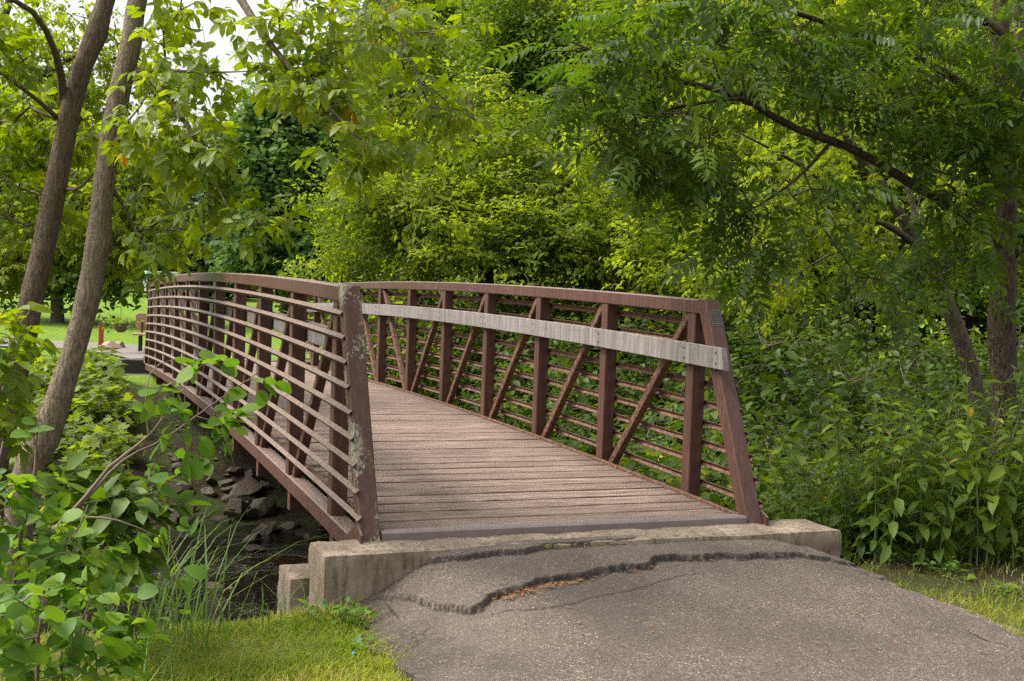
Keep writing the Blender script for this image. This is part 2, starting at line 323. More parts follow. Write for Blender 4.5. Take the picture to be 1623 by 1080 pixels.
# asphalt approach: sheet with two broken overlay lips
E2 = A([-1.62, -1.0], [-1.30, -1.08], [-1.19, -1.27], [-1.135, -1.52], [-1.03, -1.70], [-.84, -1.645], [-.58, -1.525], [-.333, -1.465], [.06, -1.365], [.353, -1.28], [.75, -1.255], [1.146, -1.32], [1.5, -1.28], [1.80, -1.20])
E3 = A([-1.7, -.95], [-1.10, -.97], [-.98, -1.06], [-.85, -1.13], [-.64, -1.08], [-.48, -1.085], [-.345, -1.03], [0, -1.015], [.44, -1.0], [1.9, -.9])
px = np.arange(-1.49, 1.92, .014); py = np.concatenate([np.arange(-13, -3.2, .12), np.arange(-3.2, -1.86, .03), np.arange(-1.86, -.935, .006)])
PX, PY = np.meshgrid(px, py, indexing='ij')
def path_z(x, y):
    base = np.interp(y, [-13, -4.5, -3, -2.2, -1.6, -1.2, -.95], [-.335, -.31, -.27, -.205, -.135, -.10, -.085])
    side = sstep(1.15, 1.85, x)*.13*sstep(-2.6, -1.0, y) + sstep(-.85, -1.5, x)*.20*sstep(-2.8, -1.2, y)
    return base-side-.02*(x/1.6)**2
rg = .075*fbm(PX*7, PY*2, 5, 41)+.012*fbm(PX*30, PY*20, 3, 43)*sstep(-1.0, -.8, PX)
e2 = np.interp(PX, E2[:, 0], E2[:, 1])+rg; e3 = np.interp(PX, E3[:, 0], E3[:, 1])+.03*fbm(PX*11, PY*3, 4, 51)+.014*fbm(PX*45, PY*20, 3, 53)
s2 = sstep(-.008, .006, PY-e2); s3 = sstep(-.006, .006, PY-e3)*sstep(.48, .38, PX)
h2 = np.interp(PX, [-1.6, -1.38, -1.1, .6, 1.3, 1.8], [0, .004, .032, .036, .026, .014])
PZ = path_z(PX, PY)+h2*s2+.028*s3+.006*fbm(PX*5, PY*5, 3, 61)+.004*fbm(PX*40, PY*40, 2, 63)*(np.abs(PY-e2) < .12)
crack = np.exp(-((PY-(np.interp(PX, [-1, -.6, .1, .5], [-1.84, -1.80, -1.60, -1.47])+.05*fbm(PX*8, PY, 3, 71)))/.008)**2)*(PX > -.95)*(PX < .45)
PZ -= .006*crack
band = sstep(.032, .012, np.abs(PY-e2+.012+.03*fbm(PX*15, PY*9, 3, 81)))*(s2 < .997)*np.clip(.55+1.4*vnoise(PX*2.3, PY*0, 83), 0, 1)
fade = sstep(-1.38, -1.15, PX); tar = np.clip(band*.95*fade+fade*.9*sstep(.028, .008, np.abs(PY-e3+.010))*(s3 < .98)*sstep(.46, .38, PX)+.7*crack, 0, 1)
tar = np.clip(tar+.50*sstep(-1.0, -1.38, PX+.45*fbm(PX*3, PY*3, 3, 91))*sstep(-4.5, -2.2, PY), 0, 1)
edge_w = .11*fbm(np.sign(PX)*7+PY*3.1, PX*0, 5, 95)
PX2 = PX+np.where((PX > 1.4) | (PX < -1.3), edge_w, 0)
out = sstep(1.48, 1.66, np.abs(PX-np.where(PX < 0, .01, .14))); PZ = PZ-.07*out
nx, ny = PX.shape; i = (np.arange(nx-1)[:, None]*ny+np.arange(ny-1)[None]).ravel()
mb = MB(); mb.add(np.stack([PX2, PY, PZ], -1).reshape(-1, 3), np.stack([i, i+ny, i+ny+1, i+1], -1))
# skirt so that the broken edge has a thickness
for sx in (0, -1):
    top = np.stack([PX2[sx], PY[sx], PZ[sx]], -1); bot = top-A(0, 0, .3); k = len(top); j = np.arange(k-1)
    mb.add(np.concatenate([top, bot]), np.stack([j, j+1, j+k+1, j+k], -1))
tarall = np.concatenate([tar.ravel(), np.full(4*ny, .6)])
tag(mb.build('asphalt_path', M_asph, smooth=True, extra={'tar': tarall}), kind='structure')
# pale path leading on from the far end of the bridge
mb = MB(); pc = A([0, 15.6], [.1, 18], [-.5, 21], [-2.5, 23.5], [-6, 25], [-12, 26], [-24, 27])
q = np.linspace(0, 1, 60); ts = np.linspace(0, 1, len(pc)); pp = np.stack([np.interp(q, ts, pc[:, 0]), np.interp(q, ts, pc[:, 1])], -1)
tg = unit(np.gradient(pp, axis=0)); nn = np.stack([tg[:, 1], -tg[:, 0]], -1)
rows = [np.concatenate([pp+nn*w, (ground_h((pp+nn*w)[:, 0], (pp+nn*w)[:, 1])+.05)[:, None]], -1) for w in (-1.3, -.5, .5, 1.3)]
rows[0][:, 2] -= .01
V = np.concatenate(rows); i = np.arange(59); mb.add(V, np.concatenate([np.stack([i+60*k, i+60*k+1, i+60*k+61, i+60*k+60], -1) for k in range(3)]))
tag(mb.build('gravel_path', M_path, smooth=True), kind='structure')

# abutments
def rough_block(mb, lo, hi, step=.045, amp=.008, rnd=.03, seed=0):
    lo = np.asarray(lo, float); hi = np.asarray(hi, float); c = (lo+hi)/2; hs = (hi-lo)/2
    for ax in range(3):
        for sg in (-1, 1):
            u, v = [k for k in range(3) if k != ax]
            nu = max(2, int(2*hs[u]/step)+1); nv = max(2, int(2*hs[v]/step)+1)
            U_, V_ = np.meshgrid(np.linspace(-hs[u], hs[u], nu), np.linspace(-hs[v], hs[v], nv), indexing='ij')
            P = np.zeros((nu, nv, 3)); P[..., u] = U_; P[..., v] = V_; P[..., ax] = sg*hs[ax]
            inner = np.clip(P, -(hs-rnd), hs-rnd); d = P-inner; P = inner+unit(d)*rnd*(np.linalg.norm(d, axis=-1, keepdims=True) > 0)
            W = P+c; nrm = unit(d)
            dsp = amp*2*(fbm(W[..., 0]*6+W[..., 2]*3, W[..., 1]*6+W[..., 2]*7, 4, 101+seed)); P = W+nrm*dsp[..., None]
            i = (np.arange(nu-1)[:, None]*nv+np.arange(nv-1)[None]).ravel()
            q = np.stack([i, i+nv, i+nv+1, i+1], -1)
            if (sg > 0) != (ax != 1): q = q[:, ::-1]
            mb.add(P.reshape(-1, 3), q)
ab = thing('bridge_abutment', 'worn concrete abutment beam where the asphalt path meets the bridge deck', 'abutment', (0, -.85, -.4))
mb = MB(); rough_block(mb, (-1.60, -1.03, -.75), (1.745, -.66, -.03)); mb.build('beam', M_conc, ab, True, org=A(0, -.85, -.4))
mb = MB(); rough_block(mb, (-1.70, -.655, -2.0), (1.80, -.28, -.235), seed=7); mb.build('footing', M_conc, ab, True, org=A(0, -.85, -.4))
M_conc_shade = simple('shaded_concrete', (.055, .050, .036), .9)  # same concrete as the near abutment, far-end shadow put into its colour
ab2 = thing('bridge_abutment', 'dark concrete abutment block under the far end of the bridge', 'abutment', (0, 14.6, -.4))
mb = MB(); rough_block(mb, (-1.72, 14.42, -.75), (1.72, 14.9, .0), .1, seed=9); mb.build('beam', M_conc_shade, ab2, True, org=A(0, 14.6, -.4))
mb = MB(); rough_block(mb, (-1.80, 13.95, -2.0), (1.80, 14.415, -.235), .1, seed=11); mb.build('footing', M_conc_shade, ab2, True, org=A(0, 14.6, -.4))

# ------------------------------------------------------------------ bridge
PN, HW, TB = 1.3549, 1.2151, .104
YM = 5*PN; HL = YM+.7635
def camb(y): return .1371*(1-((np.asarray(y, float)-YM)/HL)**2)
br = thing('pedestrian_bridge', 'arched brown steel truss footbridge with timber deck and grey side boards', 'bridge', (0, YM, 0))
BO = A(0, YM, 0)
def part(mbx, name, mat, parent=None, smooth=False): 
    return mbx.build(name, mat, parent or br, smooth, org=BO)
mb = MB(); tube(mb, [(-.0035, 0, 0), (.0035, 0, 0)], .007, 6); _b = mb.build('bolt', simple('rusty_bolt', (.06, .04, .03))); BOLT = _b.data; bpy.data.objects.remove(_b)
ys = np.linspace(-.08, 10*PN+.08, 49)
XT = HW+.055
for sgn in (-1, 1):
    x = sgn*XT
    mb = MB(); sweep(mb, np.stack([np.full(49, x), ys, camb(ys)+1.37-.05], -1), rrect(.11, .10, .008), (1, 0, 0)); part(mb, 'top_chord', M_fleck)
    yb = np.linspace(-.62, 10*PN+.62, 49)
    mb = MB(); sweep(mb, np.stack([np.full(49, x), yb, camb(yb)-.056-.0565], -1), rrect(.112, .113, .008), (1, 0, 0)); part(mb, 'bottom_chord', M_paint)
    for k in range(11):
        y = k*PN+TB/2; mb = MB(); beam(mb, (x, y, camb(y)-.054), (x, y, camb(y)+1.268), TB, TB); part(mb, 'upright', M_paint)
    for k in range(10):
        y0, y1 = k*PN+TB/2, (k+1)*PN+TB/2
        if k < 5: a_, b_ = (y0+.085, camb(y0)+1.265), (y1-.115, camb(y1)-.05)
        else: a_, b_ = (y1-.085, camb(y1)+1.265), (y0+.115, camb(y0)-.05)
        mb = MB(); beam(mb, (x, *a_), (x, *b_), .062, .062); part(mb, 'diagonal', M_rust if sgn > 0 else M_paint)
    for end in (0, 1):
        f = (lambda yy: yy) if not end else (lambda yy: 10*PN+TB-yy)
        mb = MB()
        prof = rrect(.116, .104, .007)
        p0 = A(x, f(-.715), -.055); p1 = A(x, f(-.075), 1.362+camb(0))
        def cut(V, p0=p0, p1=p1):
            d = p1-p0
            V = V.copy()
            for r_, z in ((0, -.055), (1, 1.372+camb(-.1))):
                V[r_] += d*((z-V[r_][:, 2])/d[2])[:, None]
            return V
        sweep(mb, [p0, p1], prof, (1, 0, 0), endcut=cut); part(mb, 'end_post', M_peel if (sgn < 0 and not end) else M_paint)
        mb = MB(); V = A([0, f(-.46), -.052], [0, f(-.80), -.052], [0, f(-.80), .015], [0, f(-.70), .06]); V[:, 0] = x+sgn*.058
        V2 = V.copy(); V2[:, 0] += sgn*.012; mb.add(np.concatenate([V, V2]), [np.array([[0, 1, 2, 3], [7, 6, 5, 4]]), np.array([[i, (i+1) % 4, 4+(i+1) % 4, 4+i] for i in range(4)])]); part(mb, 'gusset_plate', M_paint)
    for k in range(9):
        zz = .085+.1395*k
        # end of the rail against the sloping post
        yend = -.79+.70*(zz/1.37); yr = np.linspace(yend, 10*PN+TB-yend, 61)
        s = .0225*1.0; t = .005; w = sgn
        prof = A([0, 0], [-s, s], [-s-t*.7, s-t*.7+.001], [-2*t*.7-.001, 0], [-s-t*.7, -s+t*.7-.001], [-s, -s])
        prof = prof*A(w, 1)
        if sgn < 0: prof = prof[::-1]
        xo = sgn*(XT+.052+s+.002)
        mb = MB(); sweep(mb, np.stack([np.full(61, xo), yr, camb(yr)+zz], -1), prof, (1, 0, 0)); part(mb, 'rail', M_fleck if sgn < 0 else M_rust)
    # grey rub boards on the inner face
    js = [-.42 if sgn > 0 else -.15, 3*PN-.0, 6*PN, 9*PN, 10*PN+.45]
    for a_, b_ in zip(js[:-1], js[1:]):
        yy = np.linspace(a_+.003, b_-.003, 14); mb = MB()
        xx = sgn*(HW-.003-.0195)
        def cut2(V, first=(a_ < 0)):
            V = V.copy()
            if first: V[0][:, 1] -= .5*(V[0][:, 2]-V[0][:, 2].max())*-.35/.5*1.0
            return V
        sweep(mb, np.stack([np.full(14, xx), yy, camb(yy)+.992], -1), rrect(.039, .146, .004), (1, 0, 0), r=random.random(), endcut=cut2); bd = part(mb, 'side_board', M_board)
        for yv in [a_+.06]+[k*PN+TB/2 for k in range(11) if a_+.15 < k*PN+TB/2 < b_-.15]+[b_-.06]:
            for dz in (-.035, .035):
                bo = bpy.data.objects.new('bolt', BOLT); COL.objects.link(bo); bo.parent = bd; bo.location = A(sgn*(HW-.0425), yv, camb(yv)+.992+dz)-BO
    yy = np.linspace(-.70, 10*PN+.78, 49)
    mb = MB(); sweep(mb, np.stack([np.full(49, sgn*(HW-.022)), yy, camb(yy)+.004], -1), rrect(.034, .03, .003), (1, 0, 0)); part(mb, 'deck_edging', M_rust)
for k in range(11):
    y = k*PN+TB/2; z = camb(y)-.17-.078; mb = MB()
    beam(mb, (-HW-.085, y, z+.004), (HW+.085, y, z+.004), .092, .15, (0, 1, 0), .004)
    part(mb, 'floor_beam', M_paint)
for x in (-.8, 0, .8):
    yy = np.linspace(-.6, 10*PN+.6, 30); mb = MB(); sweep(mb, np.stack([np.full(30, x), yy, camb(yy)-.105], -1), rrect(.06, .11, .005), (1, 0, 0)); part(mb, 'stringer', M_paint)
mb = MB(); y = -.655
while y < 10*PN+.70:
    w = rng.uniform(.215, .245); nxs = 12; xs = np.linspace(-HW+.042, HW-.042, nxs)+0
    c0 = camb(y+w/2); r = rng.random(); off = rng.normal(0, .0013); tl = rng.normal(0, .005)
    P = np.stack([xs, np.full(nxs, y+w/2)+rng.normal(0, .002, nxs), np.full(nxs, c0-.021+off)], -1)
    pr = rrect(w-rng.choice([.001, .002, .005], p=[.45, .35, .20]), .042, .004)
    sweep(mb, P, pr, (0, -1, tl), r); y += w
dk = part(mb, 'deck', M_deck)
mb = MB(); bbox(mb, (0, -.705, .002), (2*HW-.02, .085, .034), .006, axis=0); bbox(mb, (0, -.752, -.012), (2*HW-.02, .012, .05), .003, axis=0); part(mb, 'threshold_plate', simple('worn_steel', (.24, .195, .185), .4, .3))
mb = MB(); bbox(mb, (0, 10*PN+TB+.705, .002), (2*HW-.02, .085, .034), .006, axis=0); part(mb, 'threshold_plate', bpy.data.materials['worn_steel'])
# maker's plate on the right end post: worn, its small lines can no longer be read
d = unit(A(0, .64, 1.415)); n_ = unit(np.cross(d, A(1, 0, 0))); n_ = n_ if n_[1] < 0 else -n_
pcn = A(XT, -.075-.64*(1.388-1.250)/1.443, 1.250)+n_*.0535
def plate(mb, c, w, h, t):
    V = [c+A(1, 0, 0)*sx*w/2+d*sy*h/2+n_*sz*t for sz in (0, 1) for sx, sy in ((-1, -1), (1, -1), (1, 1), (-1, 1))]; mb.add(np.array(V), CUBE_F)
mb = MB(); plate(mb, pcn, .078, .118, .003); pl = part(mb, 'plaque', simple('plaque_rim', (.20, .185, .16), .5, .3))
mb = MB(); plate(mb, pcn+n_*.003, .069, .108, .0015); part(mb, 'plaque_face', simple('plaque_face', (.045, .045, .045), .5), pl)
LN = simple('plaque_line', (.15, .15, .145), .5)
for q in np.linspace(.040, -.030, 9): mb = MB(); plate(mb, pcn+n_*.0045+d*q, .054-(.012 if int(q*1000) % 3 == 0 else 0), .0022, .0006); part(mb, 'plaque_line', LN, pl)
mb = MB(); plate(mb, pcn+n_*.0045-d*.041, .056, .007, .0006); part(mb, 'plaque_line', LN, pl)

# ------------------------------------------------------------------ foliage kit
def rot_frames(dirs, ups):
    Y = unit(dirs); X = unit(np.cross(Y, ups)); Z = np.cross(X, Y); return X, Y, Z
def leaf8(L=1., W=.45, fold=.12, droop=.12, sh=.42):
    V = A([0, 0, 0], [-W*.5, sh*.75, fold*W], [0, sh*.75, 0], [W*.5, sh*.75, fold*W], [-W*.40, .70, fold*W*.6-droop*.4], [0, .70, -droop*.45], [W*.40, .70, fold*W*.6-droop*.4], [0, 1, -droop])*L
    F = np.array([[0, 2, 1], [0, 3, 2], [1, 2, 5], [1, 5, 4], [2, 3, 6], [2, 6, 5], [4, 5, 7], [5, 6, 7]]); return V, F
def leaf5(L=1., W=.45, fold=.15, droop=.1):
    V = A([0, 0, 0], [-W/2, .45, fold*W], [0, .45, 0], [W/2, .45, fold*W], [0, 1, -droop])*L
    return V, np.array([[0, 2, 1], [0, 3, 2], [1, 2, 4], [2, 3, 4]])
def leaf4(L=1., W=.6, fold=.12):
    V = A([0, 0, 0], [-W/2, .5, fold], [W/2, .5, fold], [0, 1, 0])*L
    return V, np.array([[0, 2, 1], [1, 2, 3]])
def round_leaf(L=1., W=.82, fold=.10, droop=.18):
    t = A([0, 0], [.30, .10], [.46, .34], [.46, .58], [.32, .82], [.10, .96])
    n = len(t); V = [(0, y, -droop*y*y) for y in (0, .34, .62, 1.0)]
    Lf = [(-x*W/.46*.5, y, fold*x-droop*y*y) for x, y in t[1:]]; Rt = [(x*W/.46*.5, y, fold*x-droop*y*y) for x, y in t[1:]]
    V = A(*V, *Lf, *Rt)*L
    F = []
    for o, fl in ((4, 0), (9, 1)):
        tri = [[0, 1, o], [o, 1, o+1], [o+1, 1, 2], [o+1, 2, o+2], [o+2, 2, o+3], [o+3, 2, 3], [o+3, 3, o+4]]
        F += [t_[::-1] if fl else t_ for t_ in tri]
    return V, np.array(F)
def lobed_leaf(L=1.):
    pts = [(0, 0), (.18, .05), (.46, .02), (.30, .22), (.58, .42), (.30, .44), (.24, .56), (.30, .76), (.14, .70), (0, 1.0)]
    R_ = A(*[(x, y, .10*x-.12*y*y) for x, y in pts]); Lh = R_[1:-1]*A(-1, 1, 1)
    V = np.concatenate([[(0, .35, -.02)], R_, Lh])*L; n = len(pts)
    F = [[0, k+1, k+2] for k in range(n-1)]; idx = [1]+[n+1+k for k in range(n-2)]+[n]
    F += [[0, idx[k+1], idx[k]] for k in range(n-1)]; return V, np.array(F)
def merge(parts):
    Vs, Fs, ids, n = [], [], [], 0
    for k, (V, F) in enumerate(parts): Vs.append(V); Fs.append(F+n); ids.append(np.full(len(V), k)); n += len(V)
    return np.concatenate(Vs), np.concatenate(Fs), np.concatenate(ids)
def put(V, F, o, d, up, s=1):
    X, Y, Z = rot_frames(A(*d)[None], A(*up)[None]); M = np.concatenate([X, Y, Z]); return V*s @ M + A(*o), F
def strip(P, w):
    P = np.asarray(P, float); n = len(P); V = np.concatenate([P-A(w, 0, 0), P+A(w, 0, 0)]); i = np.arange(n-1)
    return V, np.concatenate([np.stack([i, i+n, i+n+1], -1), np.stack([i, i+n+1, i+1], -1)])
def pinnate(rs, npair=6, L=.38, ll=.095, lw=.30, hang=.5, full=False):
    parts = []; ys_ = np.linspace(.18, .92, npair)
    cur = lambda t: A(0, t*L*(1-.12*t), -hang*L*.45*t*t)
    parts.append(strip([cur(t) for t in np.linspace(0, 1, 4)], .0022))
    lf = leaf8 if full else leaf5
    for t in ys_:
        for sg in (-1, 1):
            s = ll*(.72+.38*math.sin(t*2.6))*rs.uniform(.85, 1.12)
            V, F = lf(1, lw*rs.uniform(.9, 1.1), .2, .16)
            parts.append(put(V, F, cur(min(1, t+rs.uniform(-.02, .02))), (sg*.9, .45+rs.normal(0, .12), -.28*hang-.25*abs(rs.normal(0, .6))), (sg*.2, 0, 1), s))
    parts.append(put(*lf(1, lw, .2, .15), cur(1), (rs.normal(0, .15), 1, -.5), (0, 0, 1), ll)); return merge(parts)
def trifol(rs, n=5, ll=.085, lw=.5, full=True):
    parts = [strip([(0, 0, 0), (0, .05, -.002), (0, .10, -.012)], .0016)]
    lf = leaf8 if full else leaf5
    for y, sg in [(.06, -1), (.06, 1), (.10, -1), (.10, 1)][4-(n-1):] if n < 5 else [(.055, -1), (.055, 1), (.10, -1), (.10, 1)]:
        parts.append(put(*lf(1, lw*rs.uniform(.85, 1.1), .16, .2), (0, y, -.005), (sg, .55+rs.normal(0, .12), -.35+rs.normal(0, .2)), (0, 0, 1), ll*rs.uniform(.75, 1)))
    parts.append(put(*lf(1, lw*1.05, .16, .22), (0, .105, -.012), (rs.normal(0, .12), 1, -.4), (0, 0, 1), ll*1.15)); return merge(parts)
def spray(rs, n, spread, L, W, flat=.5, lf=leaf5):
    """a twig end with n loose leaves"""
    parts = []
    for _ in range(n):
        o = rs.normal(0, spread, 3)*A(1, 1, flat); d = A(rs.normal(), rs.normal(), -.25+rs.normal(0, .35)); u = A(rs.normal(0, .4), rs.normal(0, .4), 1)
        V, F = lf(1, W*rs.uniform(.8, 1.2)); parts.append(put(V, F, o, d, u, L*rs.uniform(.7, 1.25)))
    return merge(parts)
def fan(rs, n, spread, L, W):
    """a flat leafy twig, as maples and elders hold them"""
    parts = []
    for k in range(n):
        o = A(rs.normal(0, spread*.6), rs.uniform(-.2, 1.3)*spread, rs.normal(0, spread*.08)); d = A(rs.normal(0, .8), 1+rs.normal(0, .4), -.22+rs.normal(0, .15)); u = A(rs.normal(0, .18), rs.normal(0, .18), 1)
        V, F = leaf5(1, W*rs.uniform(.8, 1.2), .12, .18); parts.append(put(V, F, o, d, u, L*rs.uniform(.7, 1.25)))
    return merge(parts)
def tiers(rs, nd_, per, r_, th, *bl):
    """targets grouped in drooping horizontal sheets"""
    C = blob(rs, nd_, *bl); ax = np.mean([b[0] for b in bl], axis=0); out = []
    for c in C:
        R1 = r_*rs.uniform(.6, 1.3); a = rs.uniform(0, 6.28, per); q = R1*np.sqrt(rs.random(per)); P = c+np.stack([np.cos(a)*q, np.sin(a)*q, rs.normal(0, th, per)], -1)
        o = unit((c-ax)*A(1, 1, 0)); P[:, 2] -= .22*((P-c) @ o)+.10*q*q/R1; out.append(P)
    return np.concatenate(out)
def clear_of(P, line, rad):
    """False where a point hangs right in front of a trunk"""
    ok = np.ones(len(P), bool)
    for q in line:
        d = P-q; dz = d @ Fw; ok &= ~((np.linalg.norm(d-dz[:, None]*Fw, axis=1) < rad) & (dz < .1))
    return ok
def scatter(mb, tpls, P, D, U, S, rnd, rs, jit=.12):
    """place random template variants; P,D,U (n,3), S,rnd (n,)"""
    n = len(P); which = rs.integers(0, len(tpls), n)
    for k, (V, F, ids) in enumerate(tpls):
        m_ = np.where(which == k)[0]
        if not len(m_): continue
        X, Y, Z = rot_frames(D[m_], U[m_]); s = S[m_, None, None]
        W = (V[None, :, 0, None]*X[:, None]+V[None, :, 1, None]*Y[:, None]+V[None, :, 2, None]*Z[:, None])*s+P[m_, None]
        r = np.clip(rnd[m_, None]+rs.normal(0, jit, (len(m_), ids.max()+1))[:, ids], 0, 1)
        f = (F[None]+(np.arange(len(m_))*len(V))[:, None, None]).reshape(-1, 3)
        mb.add(W.reshape(-1, 3), f, r.ravel())
def single(V, F): return V, F, np.zeros(len(V), int)

def resample(P, step):
    P = np.asarray(P, float); d = np.concatenate([[0], np.cumsum(np.linalg.norm(np.diff(P[:, :3], axis=0), axis=1))])
    n = max(2, int(d[-1]/step)+1); q = np.linspace(0, d[-1], n); return np.stack([np.interp(q, d, P[:, c]) for c in range(P.shape[1])], -1)
def smooth_line(P, it=2):
    P = np.asarray(P, float)
    for _ in range(it):
        Q = np.empty((2*len(P), P.shape[1])); Q[0] = P[0]; Q[-1] = P[-1]
        Q[1:-1:2] = P[:-1]*.75+P[1:]*.25; Q[2:-1:2] = P[:-1]*.25+P[1:]*.75; P = Q
    return P
class Grow:
    def __init__(s, rs, step=.25, rtip=.004, rexp=.45):
        s.rs, s.step, s.rtip, s.rexp = rs, step, rtip, rexp
        s.P = np.zeros((60000, 3)); s.dir = np.zeros((60000, 3)); s.par = np.full(60000, -1); s.fix = np.zeros(60000); s.n = 0; s.chains = []
    def limb(s, pts, wig=.0):
        """pts (k,4): x,y,z,radius; explicit limb seen in the photo"""
        Q = resample(smooth_line(pts), s.step); Q[1:-1, :3] += s.rs.normal(0, wig, (len(Q)-2, 3))
        j = -1
        if s.n:
            d = np.linalg.norm(s.P[:s.n]-Q[0, :3], axis=1); k = d.argmin()
            if d[k] < .45: j = k
        ids = []
        for q in Q:
            i = s.n; s.P[i] = q[:3]; s.fix[i] = q[3]; s.par[i] = j; s.dir[i] = unit(q[:3]-s.P[j]) if j >= 0 else (0, 0, 1); s.n += 1; j = i; ids.append(i)
        s.chains.append((ids, s.par[ids[0]], True)); return s
    def to(s, targets, arch=.10, back=.45):
        rs = s.rs; n0 = s.n
        d0 = np.array([np.linalg.norm(s.P[:n0]-t, axis=1).min() for t in targets]) if len(targets) < 4000 else np.zeros(len(targets))
        for t in targets[np.argsort(d0)]:
            v = t-s.P[:s.n]; d = np.linalg.norm(v, axis=1); c = d*(1+back-back*np.einsum('ij,ij->i', v, s.dir[:s.n])/np.maximum(d, 1e-6))+ (s.fix[:s.n] > .05)*.02
            j = int(c.argmin()); L = d[j]
            if L < .04: continue
            k = max(2, int(math.ceil(L/s.step))); p0 = s.P[j]
            mid = (p0+t)/2+s.dir[j]*L*.16+A(0, 0, arch*L)+rs.normal(0, .07*L, 3)
            ids = []; pj = j
            for q in np.linspace(0, 1, k+1)[1:]:
                p = (1-q)**2*p0+2*q*(1-q)*mid+q*q*t; i = s.n
                s.P[i] = p; s.par[i] = pj; s.dir[i] = unit(p-s.P[pj]); s.n += 1; pj = i; ids.append(i)
            s.chains.append((ids, j, False))
        return s
    def wood(s, mb, sides=5, minr=0):
        n = s.n; cnt = np.zeros(n); has = np.zeros(n, bool)
        for i in range(n):
            if s.par[i] >= 0: has[s.par[i]] = True
        cnt[~has] = 1
        for i in range(n-1, -1, -1):
            if s.par[i] >= 0: cnt[s.par[i]] += cnt[i]
        r = np.where(s.fix[:n] > 0, s.fix[:n], s.rtip*cnt**s.rexp)
        for ids, j, lim in s.chains:
            if j >= 0:
                pts = np.concatenate([s.P[[j]], s.P[ids]]); rr = np.concatenate([[min(r[ids[0]]*1.15, r[j])], r[ids]])
            else: pts = s.P[ids]; rr = r[ids]
            if lim and rr.max() > .05: rr = rr*(1+.10*(vnoise(np.arange(len(rr))*.45, np.zeros(len(rr)), len(rr))-.5)+.16*(s.rs.random(len(rr)) < .12))
            if not lim: rr = np.minimum(rr, r[j]*.85); rr[-1] *= .6
            if rr.max() < minr: continue
            tube(mb, pts, rr, 10 if rr.max() > .06 else sides, wob=.05 if lim and rr.max() > .05 else 0)
    def spots(s, last=3, per=1.0):
        P, D = [], []
        for ids, j, lim in s.chains:
            if lim: continue
            for i in ids[-last:]:
                P.append(s.P[i]); D.append(s.dir[i])
        return np.array(P), np.array(D)
def blob(rs, n, *bl):
    """points in ellipsoids: each (centre, radii (across, up, deep), weight)"""
    out = []; W = sum(b[2] for b in bl)
    for c, r, w_ in bl:
        k = max(1, int(n*w_/W)); u = unit(rs.normal(size=(k, 3)))*(rs.random((k, 1))**.42)
        u = u*A(*r); out.append(A(*c)+u[:, :1]*A(.926, -.377, 0)+u[:, 1:2]*A(0, 0, 1)+u[:, 2:3]*A(.377, .926, 0))
    return np.concatenate(out)
def pb(px, py, D, rx, ry, rd, w_=1.): return (at(px, py, D), (rx*D/FPX, ry*D/FPX, rd), w_)
def leaves_from(mb, tpls, P, D, rs, per, spread, sc_=(.85, 1.2), out=.5, droop=.35, up_j=.45, tone=(.5, .22), hang=0.):
    n = len(P)*per; P = np.repeat(P, per, 0)+rs.normal(0, spread, (n, 3)); D = np.repeat(D, per, 0)
    d = unit(D*out+rs.normal(0, .65, (n, 3))*A(1, 1, .5)+A(0, 0, -droop)); u = A(0, 0, 1)+rs.normal(0, up_j, (n, 3))+d*hang
    cl = np.repeat(rs.normal(0, .5, len(P)//per), per)
    scatter(mb, tpls, P, d, u, rs.uniform(*sc_, n), np.where(rs.random(n) < .0015, 1.3, np.clip(tone[0]+tone[1]*(cl+rs.normal(0, .7, n)), 0, .93)), rs, .04)
    return mb
def tree(name, label, cat, group, base, gr, wood_mat, leaf_m, fol, sides=5, minr=0):
    root = thing(name, label, cat, tuple(base), 0, group); o = A(*base)
    mb = MB(); gr.wood(mb, sides, minr); mb.build('trunk', wood_mat, root, True, org=o)
    mb = MB(); fol(mb); mb.build('crown', leaf_m, root, True, org=o); return root
def RS(k): return np.random.default_rng(1000+k)
GZ_ = lambda x, y: float(ground_h(x, y))
def L4(*rows): return A(*[(*at(a, b_, d_), r_) for a, b_, d_, r_ in rows])

# ------------------------------------------------------------------ the two pale trunks beside the stream and their crowns
rs = RS(1); tE = [trifol(rs, 5, .080), trifol(rs, 5, .088), trifol(rs, 3, .092), trifol(rs, 5, .072, .46)]
def seeds(rs):
    parts = []
    for _ in range(9):
        o = A(rs.normal(0, .012), rs.normal(0, .012), -rs.uniform(0, .075)); parts.append(put(*leaf5(1, .26), o, (rs.normal(0, .3), rs.normal(0, .3), -1), (1, 0, 0), rs.uniform(.035, .048)))
    return merge(parts)
# right-hand pale trunk
g = Grow(rs, .16, .0035, .45)
base = A(*at(8, 850, 6.5)); base[2] = GZ_(base[0], base[1])-.05
g.limb(np.concatenate([[(*base, .10)], L4((35, 752, 6.5, .080), (75, 690, 6.5, .073), (118, 560, 6.5, .068), (150, 420, 6.5, .064), (165, 300, 6.5, .061), (187, 150, 6.5, .059), (213, 40, 6.5, .056), (228, -60, 6.5, .05), (250, -260, 6.5, .05), (300, -520, 6.5, .035))]), .004)
g.limb(L4((214, 112, 6.5, .02), (260, 112, 6.4, .011), (340, 116, 6.2, .006), (418, 112, 6.0, .002)))
g.limb(L4((212, 118, 6.5, .022), (250, 130, 6.4, .016), (290, 190, 6.2, .012), (325, 245, 6.1, .010), (350, 315, 6.0, .007), (385, 358, 5.9, .004)))
g.limb(L4((240, -90, 6.5, .035), (330, -90, 6.3, .03), (390, 15, 6.1, .022), (450, 100, 6.0, .016), (530, 180, 5.9, .011), (585, 235, 5.8, .006)))
g.limb(L4((235, -70, 6.5, .03), (400, -140, 6.8, .026), (560, -60, 6.9, .018), (640, 60, 6.8, .012), (680, 170, 6.7, .006)))
